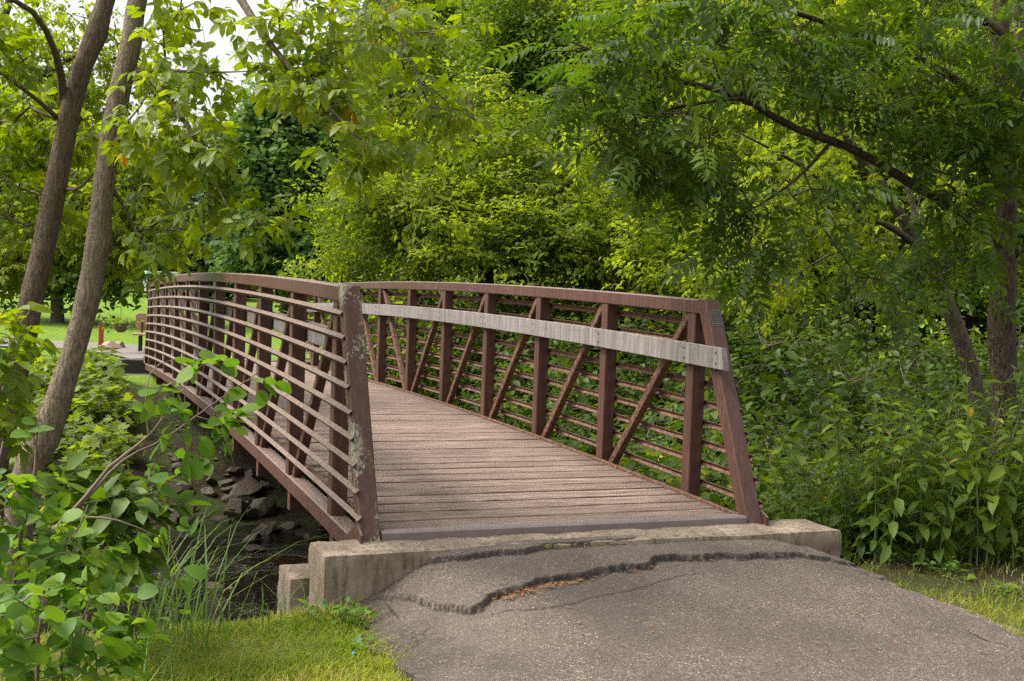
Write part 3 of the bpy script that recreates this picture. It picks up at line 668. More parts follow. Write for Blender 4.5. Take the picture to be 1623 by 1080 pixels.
g.limb(L4((176, 225, 6.5, .018), (215, 215, 6.3, .012), (245, 165, 6.2, .006)))
g.limb(L4((165, 280, 6.5, .016), (200, 330, 6.6, .010), (240, 420, 6.7, .005)))
T_r = blob(rs, 300, pb(235, 60, 6.4, 95, 90, .5, .75), pb(255, 190, 6.3, 80, 90, .5, .9), pb(335, 250, 6.1, 60, 70, .3, .6), pb(425, 350, 5.95, 38, 22, .15, .28), pb(230, 350, 6.6, 70, 80, .4, .6), pb(520, 160, 5.95, 75, 60, .3, .5), pb(580, 250, 5.85, 55, 45, .2, .35), pb(520, 40, 6.1, 75, 65, .3, .45), pb(425, 45, 6.1, 40, 60, .3, .3), pb(455, 120, 6.0, 50, 40, .25, .3), pb(330, 105, 6.2, 35, 22, .2, .12), pb(300, 20, 6.3, 55, 40, .3, .2), pb(620, 60, 6.8, 130, 75, .5, .9), pb(690, 180, 6.8, 70, 60, .4, .5), pb(330, -200, 6.6, 350, 160, 1.2, .35))
trunk_r = g.P[g.chains[0][0]]
T_r = T_r[clear_of(T_r, trunk_r, .20)]
g.to(T_r, .04)
def fol(mb):
    P, D = g.spots(3); k = clear_of(P, trunk_r, .16) | (rs.random(len(P)) < .12); leaves_from(mb, tE, P[k], D[k], rs, 2, .05, (.7, 1.05), .6, .3)
root = tree('elder_tree', 'pale leaning trunk nearer the footbridge, with drooping light green leaves and yellow seed bunches', 'tree', 'pair of leaning trees by the stream', base, g, M_barkL, L_elder, fol)
P, D = g.spots(2); P = P[(P @ Rw - CAM @ Rw) > -1.2]; P = P[rs.random(len(P)) < .24]
mb = MB(); sv = []
for k in range(3): mb = MB(); V, F, i_ = seeds(rs); mb.add(V, F, rs.random()); sv.append(mb.build('seed_cluster', L_seed, root))
for k, p in enumerate(P):
    o = sv[k] if k < 3 else sv[k % 3].copy()
    if k >= 3: COL.objects.link(o)
    o.parent = root; o.location = p-base; o.rotation_euler = (rs.normal(0, .2), rs.normal(0, .2), rs.uniform(0, 6.28))
# left-hand trunk
rs = RS(2); g2 = Grow(rs, .16, .0035, .45)
base = A(*at(-55, 850, 6.9)); base[2] = GZ_(base[0], base[1])-.05
g2.limb(np.concatenate([[(*base, .105)], L4((-15, 760, 6.9, .084), (10, 660, 6.9, .077), (45, 500, 6.9, .071), (80, 340, 6.9, .066), (112, 160, 6.9, .062), (150, 60, 6.9, .056), (180, -40, 6.9, .05), (215, -250, 6.9, .045), (220, -500, 6.9, .03))]), .004)
g2.limb(L4((100, 155, 6.9, .03), (95, 100, 6.7, .022), (70, 40, 6.5, .018), (40, 5, 6.3, .016), (-30, -20, 6.1, .012)))
g2.limb(L4((95, 190, 6.9, .018), (50, 150, 6.7, .013), (0, 115, 6.5, .009), (-60, 80, 6.3, .005)))
g2.limb(L4((105, 300, 6.9, .014), (125, 302, 6.7, .010), (148, 275, 6.5, .005)))
T_l = blob(rs, 230, pb(30, 60, 6.4, 130, 90, .6, 1.1), pb(60, 200, 7.2, 120, 70, .5, .8), pb(20, 330, 7.2, 90, 60, .4, .5), pb(250, -180, 7.2, 300, 150, 1.2, .25), pb(20, 560, 6.5, 50, 60, .3, .4))
trunk_l = g2.P[g2.chains[0][0]]
T_l = T_l[clear_of(T_l, trunk_r, .20) & clear_of(T_l, trunk_l, .2)]
g2.to(T_l, .04)
def fol(mb):
    P, D = g2.spots(3); k = (clear_of(P, trunk_r, .16) & clear_of(P, trunk_l, .16)) | (rs.random(len(P)) < .12); leaves_from(mb, tE, P[k], D[k], rs, 2, .05, (.7, 1.05), .6, .3)
tree('elder_tree', 'darker leaning trunk with light green leaves, behind the pale trunk and farther from the bridge', 'tree', 'pair of leaning trees by the stream', base, g2, M_barkL2, L_elder, fol)

# ------------------------------------------------------------------ walnut at the right with furrowed bark
rs = RS(3); tW = [pinnate(rs, 6, .40, .105, .40, .35), pinnate(rs, 5, .36, .10, .42, .2), pinnate(rs, 7, .46, .11, .38, .5), pinnate(rs, 5, .36, .105, .40, .8), pinnate(rs, 5, .32, .095, .42, .1)]
g3 = Grow(rs, .22, .004, .45)
base = A(*at(1602, 850, 9.4)); base[2] = GZ_(base[0], base[1])-.05
g3.limb(np.concatenate([[(*base, .122)], L4((1593, 700, 9.4, .108), (1590, 580, 9.4, .103), (1590, 545, 9.4, .118), (1589, 500, 9.4, .105), (1592, 420, 9.4, .098), (1598, 300, 9.4, .084), (1590, 180, 9.4, .072), (1585, 50, 9.4, .06), (1590, -150, 9.4, .06), (1580, -420, 9.4, .035))]), .006)
g3.limb(L4((1598, 400, 9.4, .046), (1540, 345, 9.2, .042), (1440, 288, 9.0, .038), (1380, 250, 8.9, .035), (1320, 222, 8.8, .031), (1260, 206, 8.7, .027), (1180, 155, 8.5, .022), (1110, 135, 8.4, .022), (1050, 122, 8.3, .018), (980, 98, 8.2, .014), (890, 60, 8.1, .007)))
g3.limb(L4((1180, 155, 8.5, .016), (1090, 165, 8.3, .012), (1000, 190, 8.0, .009), (920, 240, 7.9, .005)))
g3.limb(L4((1592, 200, 9.4, .04), (1500, 110, 9.2, .032), (1380, 60, 8.9, .024), (1230, 10, 8.6, .018), (1080, -40, 8.4, .008)))
g3.limb(L4((1590, 60, 9.4, .04), (1480, -40, 8.8, .03), (1300, -80, 8.0, .02), (1150, -60, 7.6, .008)))
g3.limb(L4((1592, 420, 9.4, .03), (1660, 360, 9.2, .022), (1720, 330, 9, .01)))
g3.limb(L4((1320, 222, 8.8, .018), (1260, 290, 8.5, .012), (1180, 340, 8.3, .006)))
T_w = blob(rs, 560, pb(1140, 60, 8.3, 210, 100, .7, 1.5), pb(930, 130, 8.1, 95, 75, .45, .8), pb(1040, 225, 8.1, 110, 65, .4, .9), pb(1130, 300, 8.3, 85, 60, .4, .55), pb(1420, 90, 8.8, 220, 110, .9, 1.9), pb(1535, 250, 8.9, 90, 100, .6, 1.0), pb(1450, 200, 8.7, 80, 50, .4, .4), pb(1500, 420, 8.9, 50, 55, .4, .3), pb(1575, 130, 8.8, 70, 130, .4, .9), pb(1530, 345, 8.7, 60, 40, .3, .35), pb(1170, 400, 8.3, 60, 40, .3, .25), pb(1350, -180, 8.8, 380, 160, 1.5, 1.6), pb(1300, 330, 8.3, 60, 45, .3, .22), pb(1390, 470, 8.4, 90, 40, .3, .22))
lim_ = g3.P[[i for c_ in (0, 1) for i in g3.chains[c_][0]]]; _x = (lim_-CAM) @ Rw/((lim_-CAM) @ Fw)*FPX+IW/2; _y = IH/2-(lim_-CAM) @ Uw/((lim_-CAM) @ Fw)*FPX; lim_ = lim_[(_y > 440) | ((_x < 1450) & (_x > 1150))]
T_w = T_w[np.array([np.linalg.norm((lim_-t) - ((lim_-t) @ Fw)[:, None]*Fw, axis=1).min() for t in T_w]) > .13]
g3.to(T_w, .06)
def fol(mb):
    P, D = g3.spots(3); k = rs.random(len(P)) < .54; leaves_from(mb, tW, P[k], D[k], rs, 2, .10, (.75, 1.08), .6, .22, .5)
tree('walnut_tree', 'upright tree with furrowed brown bark and a knot, its dark feathery leaves overhanging the bridge', 'tree', None, base, g3, M_barkR, L_walnut, fol)

# ------------------------------------------------------------------ leaning tree behind it
rs = RS(4); tE5 = [trifol(rs, 5, .085, .5, False), trifol(rs, 3, .09, .5, False), trifol(rs, 5, .075, .5, False)]
g4 = Grow(rs, .25, .0045, .45)
base = A(*at(1578, 770, 11.6)); base[2] = GZ_(base[0], base[1])-.05
g4.limb(np.concatenate([[(*base, .10)], L4((1556, 645, 11.6, .085), (1530, 560, 11.6, .082), (1500, 475, 11.6, .078), (1462, 400, 11.5, .074), (1430, 340, 11.4, .060), (1392, 290, 11.3, .050), (1355, 240, 11.2, .045), (1310, 160, 11.1, .038), (1270, 90, 11, .03), (1230, -40, 11, .015))]), .006)
g4.limb(L4((1462, 400, 11.5, .04), (1430, 368, 11.2, .034), (1350, 330, 11, .026), (1282, 268, 10.8, .02), (1210, 230, 10.6, .012), (1150, 200, 10.5, .006)))
g4.limb(L4((1455, 385, 11.5, .035), (1450, 320, 11.6, .03), (1410, 240, 11.7, .024), (1380, 130, 11.8, .012)))
g4.limb(L4((1458, 385, 11.5, .028), (1395, 378, 11.1, .022), (1330, 395, 10.8, .014), (1270, 430, 10.6, .006)))
g4.limb(L4((1500, 470, 11.6, .02), (1440, 455, 11.2, .014), (1370, 470, 10.9, .006)))
T_4 = blob(rs, 250, pb(1260, 330, 10.8, 150, 100, .8, 1.4), pb(1390, 440, 11.0, 110, 60, .5, .6), pb(1150, 440, 10.4, 75, 45, .35, .4), pb(1300, 180, 11.3, 140, 90, .9, 1), pb(1480, 340, 12.4, 120, 120, .6, 1.0), pb(1250, 20, 11.4, 200, 90, 1, .8), pb(1230, 470, 10.8, 90, 40, .4, .35))
g4.to(T_4, .05)
def fol(mb):
    P, D = g4.spots(3); leaves_from(mb, tE5, P, D, rs, 3, .09, (.8, 1.2), .5, .3, tone=(.62, .2))
tree('leaning_elder_tree', 'slim tree leaning towards the bridge behind the furrowed trunk, with yellow-green leaves', 'tree', None, base, g4, M_barkD, L_lime, fol)

# ------------------------------------------------------------------ maple beyond the bridge and the trees behind
def crown_tree(seed, name, label, group, base, limbs, blobs, ntar, tpls, per, spread, leaf_m, wood_m=None, step=.5, tone=(.5, .25), sc_=(.8, 1.2), last=2, cat='tree', minr=.012, up_j=.45, tier=None, droop=.2):
    rs = RS(seed); gg = Grow(rs, step, .006, .46)
    for l in limbs: gg.limb(l, .02)
    gg.to(blob(rs, ntar, *blobs) if tier is None else tiers(rs, *tier, *blobs), .06)
    def fol(mb):
        P, D = gg.spots(last); leaves_from(mb, tpls, P, D, rs, per, spread, sc_, .4 if tier is None else .9, droop, up_j, tone)
    return tree(name, label, cat, group, base, gg, wood_m or M_barkD, leaf_m, fol, 4, minr)
rs = RS(5)
sp_m = [fan(rs, 12, .20, .10, .6) for _ in range(4)]
sp_l = [spray(rs, 9, .20, .15, .62, .5, leaf4) for _ in range(4)]
sp_x = [spray(rs, 9, .34, .27, .65, .6, leaf4) for _ in range(4)]
sp_n = [fan(rs, 9, .17, .115, .5) for _ in range(4)]
def trunk_of(px, D, rows, foot=None):
    """trunk polyline whose base stands on the ground under (px, D)"""
    p = at(px, 560, D); zb = GZ_(p[0], p[1])-.05; base = A(p[0], p[1], zb)
    return base, np.concatenate([[(*base, rows[0][3]*1.25)], L4(*rows)])
D = 21
base, tr = trunk_of(772, D, [(771, 480, D, .16), (770, 430, D, .15), (765, 370, D, .13), (755, 290, D, .10), (750, 210, D, .06), (745, 150, D, .03)])
lim = [tr, L4((770, 415, D, .06), (830, 350, D-.5, .05), (900, 300, D-1, .04), (960, 230, D-1, .02)), L4((768, 400, D, .06), (690, 350, D-.7, .05), (610, 310, D-1, .03), (560, 300, D-1.2, .015)), L4((770, 400, D, .05), (800, 330, D+1, .04), (860, 250, D+1.2, .02)), L4((770, 425, D, .05), (880, 400, D-1.5, .035), (1000, 390, D-1.6, .015))]
crown_tree(10, 'maple_tree', 'broad lime green maple with tiered branches beyond the middle of the bridge railing', None, base, lim,
    [pb(610, 330, 20, 95, 55, 1.0, 1), pb(700, 290, 20.5, 110, 60, 1.2, 1.1), pb(820, 300, 20.5, 120, 70, 1.3, 1.2), pb(960, 340, 20, 110, 60, 1.2, 1.1), pb(900, 410, 19.5, 160, 28, 1.0, .8), pb(640, 400, 19.8, 110, 28, 1.0, .7), pb(760, 200, 21, 160, 60, 1.3, 1), pb(780, 380, 20.5, 170, 45, 1.2, .9), pb(840, 370, 18.8, 150, 50, .8, 1.5), pb(740, 330, 19.4, 110, 40, .7, .8), pb(1030, 420, 19, 70, 30, .6, .4)], 460, sp_m, 3, .11, L_lime, tone=(.5, .2), tier=(96, 9, .95, .06), up_j=.16, droop=.1)
base, tr = trunk_of(1130, 17, [(1128, 520, 17, .13), (1120, 420, 17, .12), (1100, 330, 17, .09), (1080, 220, 17, .06), (1070, 120, 17, .03)])
crown_tree(11, 'elder_tree', 'yellow-green tree just beyond the right bridge end post, between the maple and the leaning tree', None, base, [tr, L4((1120, 420, 17, .06), (1180, 370, 16.6, .04), (1230, 330, 16.4, .015)), L4((1122, 440, 17, .05), (1090, 430, 16, .03), (1060, 430, 15.6, .012))],
    [pb(1110, 420, 16.2, 110, 70, 1, 1), pb(1180, 330, 16.6, 120, 80, 1, 1), pb(1060, 220, 17, 140, 90, 1.3, 1), pb(1240, 240, 17, 130, 110, 1.3, 1), pb(1130, 90, 17.5, 200, 90, 1.4, 1)], 300, sp_n, 4, .10, L_lime, tone=(.6, .2), tier=(54, 8, .75, .05), up_j=.2, droop=.15)
base, tr = trunk_of(1660, 18, [(1650, 500, 18, .16), (1640, 300, 18, .13), (1620, 100, 18, .09), (1600, -80, 18, .04)])
crown_tree(12, 'elder_tree', 'bright lime tree behind the furrowed trunk at the right edge', None, base, [tr, L4((1645, 400, 18, .06), (1560, 320, 17.6, .04), (1480, 290, 17.3, .015)), L4((1640, 330, 18, .06), (1580, 200, 18, .04), (1500, 140, 18, .015))],
    [pb(1540, 300, 17.6, 130, 100, 1.2, 1), pb(1420, 330, 17.4, 90, 90, 1, .7), pb(1500, 130, 18, 180, 120, 1.5, 1.3), pb(1640, 380, 17.8, 80, 70, 1, .6), pb(1380, 200, 17.8, 90, 90, 1, .6)], 300, sp_n, 4, .10, L_lime, tone=(.55, .2), tier=(54, 8, .8, .05), up_j=.2, droop=.15)
# lime tree behind the pair of trunks
base, tr = trunk_of(-120, 12.5, [(-110, 480, 12.5, .14), (-80, 350, 12.5, .11), (-40, 200, 12.5, .08), (0, 60, 12.5, .05), (30, -80, 12.5, .02)])
crown_tree(13, 'elder_tree', 'bright yellow-green tree filling the gap behind the two leaning trunks', None, base, [tr, L4((-90, 400, 12.5, .05), (20, 340, 12.2, .035), (130, 330, 12, .02), (230, 360, 11.9, .008)), L4((-80, 350, 12.5, .05), (60, 240, 12.3, .035), (190, 210, 12.1, .02), (300, 240, 12, .008)), L4((-60, 270, 12.5, .05), (60, 110, 12.5, .035), (180, 60, 12.5, .012))],
    [pb(30, 330, 12.2, 130, 80, .8, 1), pb(40, 190, 12.4, 140, 80, .9, 1), pb(170, 330, 12, 90, 90, .7, .9), pb(240, 260, 12, 70, 60, .6, .5), pb(60, 60, 12.6, 170, 80, .9, .9), pb(250, 370, 12, 60, 40, .5, .3), pb(0, 420, 11.8, 90, 40, .6, .5), pb(210, 110, 12.5, 70, 60, .5, .25)], 380, [trifol(RS(6), 5, .08, .5, False), trifol(RS(7), 3, .085, .5, False), trifol(RS(8), 5, .09, .5, False)], 6, .13, L_lime, step=.3, tone=(.6, .25), minr=.004)
# tall trees: the background mass at 28 to 60 m
def tall(seed, px, D, top, bl, label, leaf_m, tp, ntar, per, spread, name='broadleaf_tree', group='tall trees standing beyond the bridge', tone=(.5, .25), rt=.2):
    base, tr = trunk_of(px, D, [(px, 470, D, rt), (px+6, 330, D, rt*.8), (px-5, (330+top)/2, D, rt*.55), (px+4, top, D, rt*.15)])
    lim = [tr]
    r_ = RS(seed+500)
    for k in range(6):
        y0 = np.interp(k, [0, 5], [400, top+80]); sg = (-1) ** k; lx = r_.uniform(50, 110)
        lim.append(L4((px, y0, D, rt*.35), (px+sg*lx*.5, y0-35, D+r_.normal(0, .6), rt*.22), (px+sg*lx, y0-55, D+r_.normal(0, 1), rt*.06)))
    return crown_tree(seed, name, label, group, base, lim, bl, ntar, tp, per, spread, leaf_m, step=.9, tone=tone, minr=.03)
tall(20, 455, 46, 140, [pb(450, 190, 46, 60, 55, 2, 1), pb(430, 290, 45, 70, 70, 2.2, 1.4), pb(500, 290, 46, 55, 80, 2, 1), pb(430, 390, 45, 85, 45, 2, 1), pb(510, 400, 45, 60, 45, 2, .8), pb(370, 250, 46, 35, 60, 1.5, .5)], 'dense dark green oak-like tree beyond the far end of the bridge', L_oak, sp_x, 330, 6, .42, rt=.3)
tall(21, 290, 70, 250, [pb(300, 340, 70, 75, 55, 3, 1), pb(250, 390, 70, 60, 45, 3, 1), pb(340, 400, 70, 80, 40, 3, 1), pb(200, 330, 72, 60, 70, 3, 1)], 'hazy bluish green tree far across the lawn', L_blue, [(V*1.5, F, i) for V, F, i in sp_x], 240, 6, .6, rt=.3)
tall(22, 640, 38, -60, [pb(620, 60, 38, 60, 90, 2, .7), pb(700, 140, 38, 70, 80, 2, 1), pb(590, 210, 38, 60, 60, 2, .8), pb(660, 300, 38, 110, 60, 2, .8), pb(560, 330, 38, 60, 60, 2, .8)], 'tall loose yellow-green tree with sky showing through behind the maple', L_lime, sp_l, 250, 6, .33, tone=(.35, .25))
tall(23, 850, 33, -120, [pb(800, 60, 33, 90, 110, 2, 1), pb(900, 90, 33, 120, 110, 2, 1), pb(860, 240, 33, 130, 100, 2, 1), pb(760, 230, 33, 80, 80, 2, .5), pb(960, 280, 33, 100, 90, 2, .8)], 'tall mid green tree right behind the maple', L_mid, sp_l, 420, 7, .3)
tall(24, 1040, 30, -160, [pb(1040, 60, 30, 120, 120, 2, 1), pb(1000, 240, 30, 110, 100, 2, 1), pb(1110, 250, 30, 110, 100, 2, 1), pb(1060, 390, 30, 130, 60, 2, .8)], 'tall mid green tree behind the right end post', L_mid, sp_l, 400, 7, .3)
tall(25, 1250, 28, -180, [pb(1230, 60, 28, 130, 130, 2, 1.1), pb(1310, 60, 28, 120, 120, 2, 1), pb(1230, 270, 28, 120, 110, 2, 1), pb(1330, 290, 28, 110, 110, 2, 1), pb(1280, 430, 28, 160, 60, 2, .8)], 'tall bright green tree behind the leaning tree', L_lime, sp_l, 430, 7, .28, tone=(.3, .25))
tall(26, 1440, 34, -160, [pb(1440, 50, 34, 140, 130, 2, 1.1), pb(1420, 260, 34, 110, 110, 2, 1), pb(1520, 230, 34, 110, 120, 2, 1), pb(1440, 420, 34, 120, 60, 2, .6)], 'tall dark green tree in the far row at the right', L_mid, sp_l, 360, 7, .34)
tall(27, 1600, 40, -180, [pb(1600, 60, 40, 120, 130, 2, 1), pb(1610, 270, 40, 100, 120, 2, 1), pb(1650, 430, 40, 80, 60, 2, .5)], 'tall green tree beyond the lawn at the right edge', L_mid, sp_l, 260, 7, .4)
tall(28, 90, 40, 60, [pb(60, 230, 40, 130, 110, 2.5, 1), pb(150, 330, 40, 110, 70, 2.5, 1), pb(-20, 330, 40, 110, 80, 2.5, 1), pb(100, 420, 40, 120, 35, 2, .6)], 'tall green tree across the lawn behind the leaning trunks', L_mid, sp_x, 300, 6, .45)
tall(29, 560, 62, 200, [pb(540, 320, 62, 90, 80, 3, 1), pb(620, 340, 62, 90, 80, 3, 1), pb(560, 410, 62, 140, 45, 3, 1)], 'dark distant tree showing above the left railing', L_oak, [(V*1.3, F, i) for V, F, i in sp_x], 260, 6, .5, rt=.3)
tall(30, 380, 80, 330, [pb(390, 400, 80, 90, 40, 3, 1), pb(330, 420, 80, 90, 30, 3, .7), pb(450, 420, 80, 70, 40, 3, .7)], 'low dark tree far behind the lawn', L_dark, [(V*1.5, F, i) for V, F, i in sp_x], 160, 6, .6, rt=.3)

# far row closing the view: copies of four wood-edge trees, beyond everything else
rs = RS(40)
def wood_tree(seed, leaf_m):
    r_ = RS(seed); gg = Grow(r_, 1.3, .012, .46); gg.limb(A([0, 0, 0, .32], [.1, 0, 3, .26], [-.1, .1, 7, .18], [0, 0, 12, .04]), .05)
    gg.to(blob(r_, 200, ((0, 0, 7.5), (3.6, 4.2, 3.6), 1), ((0, 0, 3.4), (4.0, 2.2, 4.0), .8), ((.5, 0, 11), (2.2, 2, 2.2), .3)), .06)
    def fol(mb):
        P, D = gg.spots(2); leaves_from(mb, [(V*1.7, F, i) for V, F, i in sp_x], P, D, r_, 4, .6, (.8, 1.2), .4, .2)
    return tree('woodland_tree', 'green tree in the wood edge that closes the view behind the park', 'tree', 'trees of the far wood edge', (0, 0, 0), gg, M_barkD, leaf_m, fol, 4, .06)
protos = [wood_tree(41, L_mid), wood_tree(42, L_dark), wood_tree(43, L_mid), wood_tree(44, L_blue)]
first = [True]*4
def place_wood(k, x, y, s):
    loc = (x, y, GZ_(x, y)-.1)
    if first[k]:
        protos[k].location = loc; protos[k].rotation_euler.z = rs.uniform(0, 6.28); protos[k].scale = (s, s, s); first[k] = False
    else: dup(protos[k], loc, rs.uniform(0, 6.28), s)
for px_ in np.arange(-60, 1720, 62):
    D_ = rs.uniform(82, 100) if px_ < 520 else rs.uniform(50, 64); p = at(px_+rs.uniform(-20, 20), 460, D_)
    s_ = rs.uniform(.85, 1.15)*(.62 if 300 < px_ < 460 else .95 if px_ < 700 else 1.45)
    place_wood(int(rs.integers(0, 4)) if px_ < 520 else int(rs.integers(0, 3)), p[0], p[1], s_)

# ------------------------------------------------------------------ undergrowth prototypes
def weed_proto(seed, label, group, h=1.15, nst=6, ll=.135, mat=None, lean=.25, name='leafy_weed'):
    r_ = RS(seed); root = thing(name, label, 'weed', (0, 0, -50), 0, group); ms, mf = MB(), MB(); tp = [single(*leaf8(1, w_, .14, dr)) for w_, dr in ((.40, .22), (.46, .30), (.36, .15))]
    for k in range(nst):
        a = r_.uniform(0, 6.28); b0 = A(math.cos(a), math.sin(a), 0)*r_.uniform(.02, .2); H = h*r_.uniform(.7, 1.1); ln = r_.normal(0, lean, 2)*H*.6
        q = np.linspace(0, 1, 9); S = np.stack([b0[0]+ln[0]*q**1.6, b0[1]+ln[1]*q**1.6, H*q], -1); tube(ms, S, np.linspace(.006, .002, 9), 4)
        nn = int(H/.085); az = r_.uniform(0, 6.28)
        for i in range(2, nn+1):
            t = i/nn; p = A(*[np.interp(t, q, S[:, c]) for c in range(3)]); az += math.pi/2+r_.normal(0, .25)
            sz = ll*(1.05-.55*t**2)*(.55 if t > .97 else 1)*r_.uniform(.8, 1.15)
            for o in (0, math.pi):
                d = A(math.cos(az+o), math.sin(az+o), .05-.75*(1-t)+r_.normal(0, .25)+(.9 if t > .95 else 0)); 
                scatter(mf, tp, (p+d*.012)[None], d[None], (A(0, 0, 1)+r_.normal(0, .35, 3))[None], A(sz), np.clip(A(.45+.3*t+r_.normal(0, .15)), 0, .95) if r_.random() > .004 else A(1.), r_, .02)
    ms.build('stem', M_stemg, root); mf.build('foliage', mat or L_weed, root, True); return root
def shrub_proto(seed, label, group, R_=.8, H=1.5, ntar=70, tpl=None, per=3, mat=None, spread=.08, wood=None, tone=(.5, .22), name='shrub', cat='shrub', up_j=.4):
    r_ = RS(seed); root = thing(name, label, cat, (0, 0, -50), 0, group); gg = Grow(r_, .16, .003, .45)
    for k in range(6):
        a = k*1.05+r_.normal(0, .25); e = A(math.cos(a)*R_*.5, math.sin(a)*R_*.5, H*r_.uniform(.45, .7)); gg.limb(A([math.cos(a)*.04, math.sin(a)*.04, -.08, .014], [*(e*A(.3, .3, .5)), .011], [*e, .006]), .01)
    gg.to(blob(r_, ntar, ((0, 0, H*.55), (R_, H*.46, R_), 1)), .08)
    mb = MB(); gg.wood(mb, 4); mb.build('stem', wood or M_twig, root)
    P, D = gg.spots(3); mb = MB(); leaves_from(mb, tpl, P, D, r_, per, spread, (.75, 1.2), .5, .25, up_j, tone); mb.build('foliage', mat, root, True); return root
ov = [single(*[v for v in leaf8(.115, w_, .12, d_)]) for w_, d_ in ((.55, .2), (.62, .3), (.5, .12))]
lb = [single(*lobed_leaf(.15)), single(*lobed_leaf(.13))]
def spread_copies(protos, spots_, label, group, srange=(.85, 1.2), seed=0):
    r_ = RS(seed); 
    for (x, y) in spots_:
        k = int(r_.integers(0, len(protos))); o = protos[k]; loc = (x, y, GZ_(x, y)-.02); s_ = r_.uniform(*srange); rz = r_.uniform(0, 6.28)
        if o.location.z < -40: o.location = loc; o.rotation_euler.z = rz; o.scale = (s_,)*3; o['label'] = label; o['group'] = group
        else: dup(o, loc, rz, s_, label, group)
def copies_of(protos, spots_, label, group, srange=(.85, 1.2), seed=0):
    r_ = RS(seed)
    for (x, y) in spots_:
        dup(protos[int(r_.integers(0, len(protos)))], (x, y, GZ_(x, y)-.02), r_.uniform(0, 6.28), r_.uniform(*srange), label, group)
def zone(n, seed, fn, dmin=.3):
    r_ = RS(seed); out = []; tries = 0
    while len(out) < n and tries < 20000:
        tries += 1; p = fn(r_)
        if p is None: continue
        if all((p[0]-q[0])**2+(p[1]-q[1])**2 > dmin*dmin for q in out): out.append(p)
    return out
def ray_zone(px0, px1, D0, D1, ok=lambda x, y: True):
    def f(r_):
        p = at(r_.uniform(px0, px1), 600, r_.uniform(D0, D1)); return (p[0], p[1]) if ok(p[0], p[1]) else None
    return f
clear = lambda x, y: not (-1.75 < x < 1.95 and -13 < y < 15.3)
weeds = [weed_proto(50+k, 'soft green leafy weed in the thicket right of the asphalt path', 'leafy weeds right of the path', h_, n_, l_) for k, (h_, n_, l_) in enumerate([(1.1, 6, .145), (1.35, 6, .165), (.95, 7, .125), (1.2, 6, .155)])]
offp = lambda x, y: x > 2.05+.75*max(0, -y-.55)
spread_copies(weeds, zone(84, 60, ray_zone(1270, 1740, 7.6, 11.3, lambda x, y: clear(x, y) and offp(x, y) and y < 2.2 and y > -1.2), .26), 'soft green leafy weed in the thicket right of the asphalt path', 'leafy weeds right of the path', (.8, 1.15), 61)
copies_of(weeds, zone(16, 62, ray_zone(1225, 1400, 8.0, 9.6, lambda x, y: clear(x, y) and x > 1.98), .24), 'leafy weed growing up beside the right end of the abutment', 'weeds beside the abutment', (.75, 1.2), 63)
copies_of(weeds, zone(40, 64, ray_zone(640, 1190, 9, 16, lambda x, y: clear(x, y) and 1.9 < x < 4 and y > -.2), .3), 'leafy weed seen through the bars of the right railing', 'weeds behind the right railing', (.9, 1.35), 65)
darks = [shrub_proto(70+k, 'dark green broad-leaved shrub in the thicket behind the right railing', 'dark shrubs behind the railing', r_, h_, 80, ov, 3, L_dark) for k, (r_, h_) in enumerate([(.8, 1.5), (1.0, 1.9), (.7, 1.3)])]
spread_copies(darks, zone(34, 74, ray_zone(600, 1260, 10, 21, lambda x, y: clear(x, y) and x > 2.4 and y < 15), .75), 'dark green broad-leaved shrub in the thicket behind the right railing', 'dark shrubs behind the railing', (.9, 1.35), 75)
copies_of(darks, zone(38, 76, ray_zone(1180, 1700, 11.0, 21, lambda x, y: clear(x, y) and x > 3.2), .75), 'dark shrub behind the weeds on the right bank', 'dark shrubs on the right bank', (.9, 1.3), 77)
talls = [shrub_proto(78+k, 'tall dark leafy shrub', 'tall dark shrubs on the right bank', 1.3, 2.9, 130, ov, 4, m_, .10) for k, m_ in enumerate((L_dark, L_dark))]
spread_copies(talls, zone(22, 178, ray_zone(1190, 1680, 12.8, 19, lambda x, y: clear(x, y) and x > 3.4), 1.0), 'tall dark leafy shrub in the shaded thicket behind the weeds on the right bank', 'tall dark shrubs on the right bank', (.85, 1.15), 79)
copies_of(talls, zone(12, 179, ray_zone(620, 1190, 15, 23, lambda x, y: clear(x, y) and x > 3.0), 1.1), 'tall dark leafy shrub beyond the right railing', 'tall dark shrubs beyond the railing', (.7, 1.0), 180)
saps = [shrub_proto(80+k, 'young maple with pale green lobed leaves among the weeds', 'maple seedlings among the weeds', .55, h_, 40, lb, 2, L_mid, .06, M_stemg, (.75, .2), 'maple_sapling', 'sapling', .3) for k, h_ in enumerate((1.5, 1.1))]
spread_copies(saps, zone(12, 82, ray_zone(900, 1300, 9.2, 13, lambda x, y: clear(x, y) and x > 2.0), .5), 'young maple with pale green lobed leaves among the weeds', 'maple seedlings behind the right railing', (.8, 1.2), 83)
copies_of(saps, zone(7, 84, ray_zone(1380, 1560, 10, 13, lambda x, y: clear(x, y) and x > 3), .6), 'pale lobed-leaf sapling in front of the leaning trunk', 'maple seedlings by the leaning trunk', (.9, 1.3), 85)
limes = [shrub_proto(90, 'lime green bush beyond the stream', 'lime bushes', 1.2, 2.4, 90, ov, 4, L_lime, .12)]
spread_copies(limes, zone(12, 92, ray_zone(560, 1120, 18, 26, lambda x, y: clear(x, y) and x > 2.4), 1.2), 'lime green bush beyond the stream, seen above the right railing', 'lime bushes beyond the stream', (.8, 1.2), 93)
copies_of(limes, zone(5, 94, ray_zone(1200, 1640, 18, 25, lambda x, y: clear(x, y)), 1.3), 'lime green bush far back between the right-hand trunks', 'lime bushes behind the trunks', (.8, 1.1), 95)
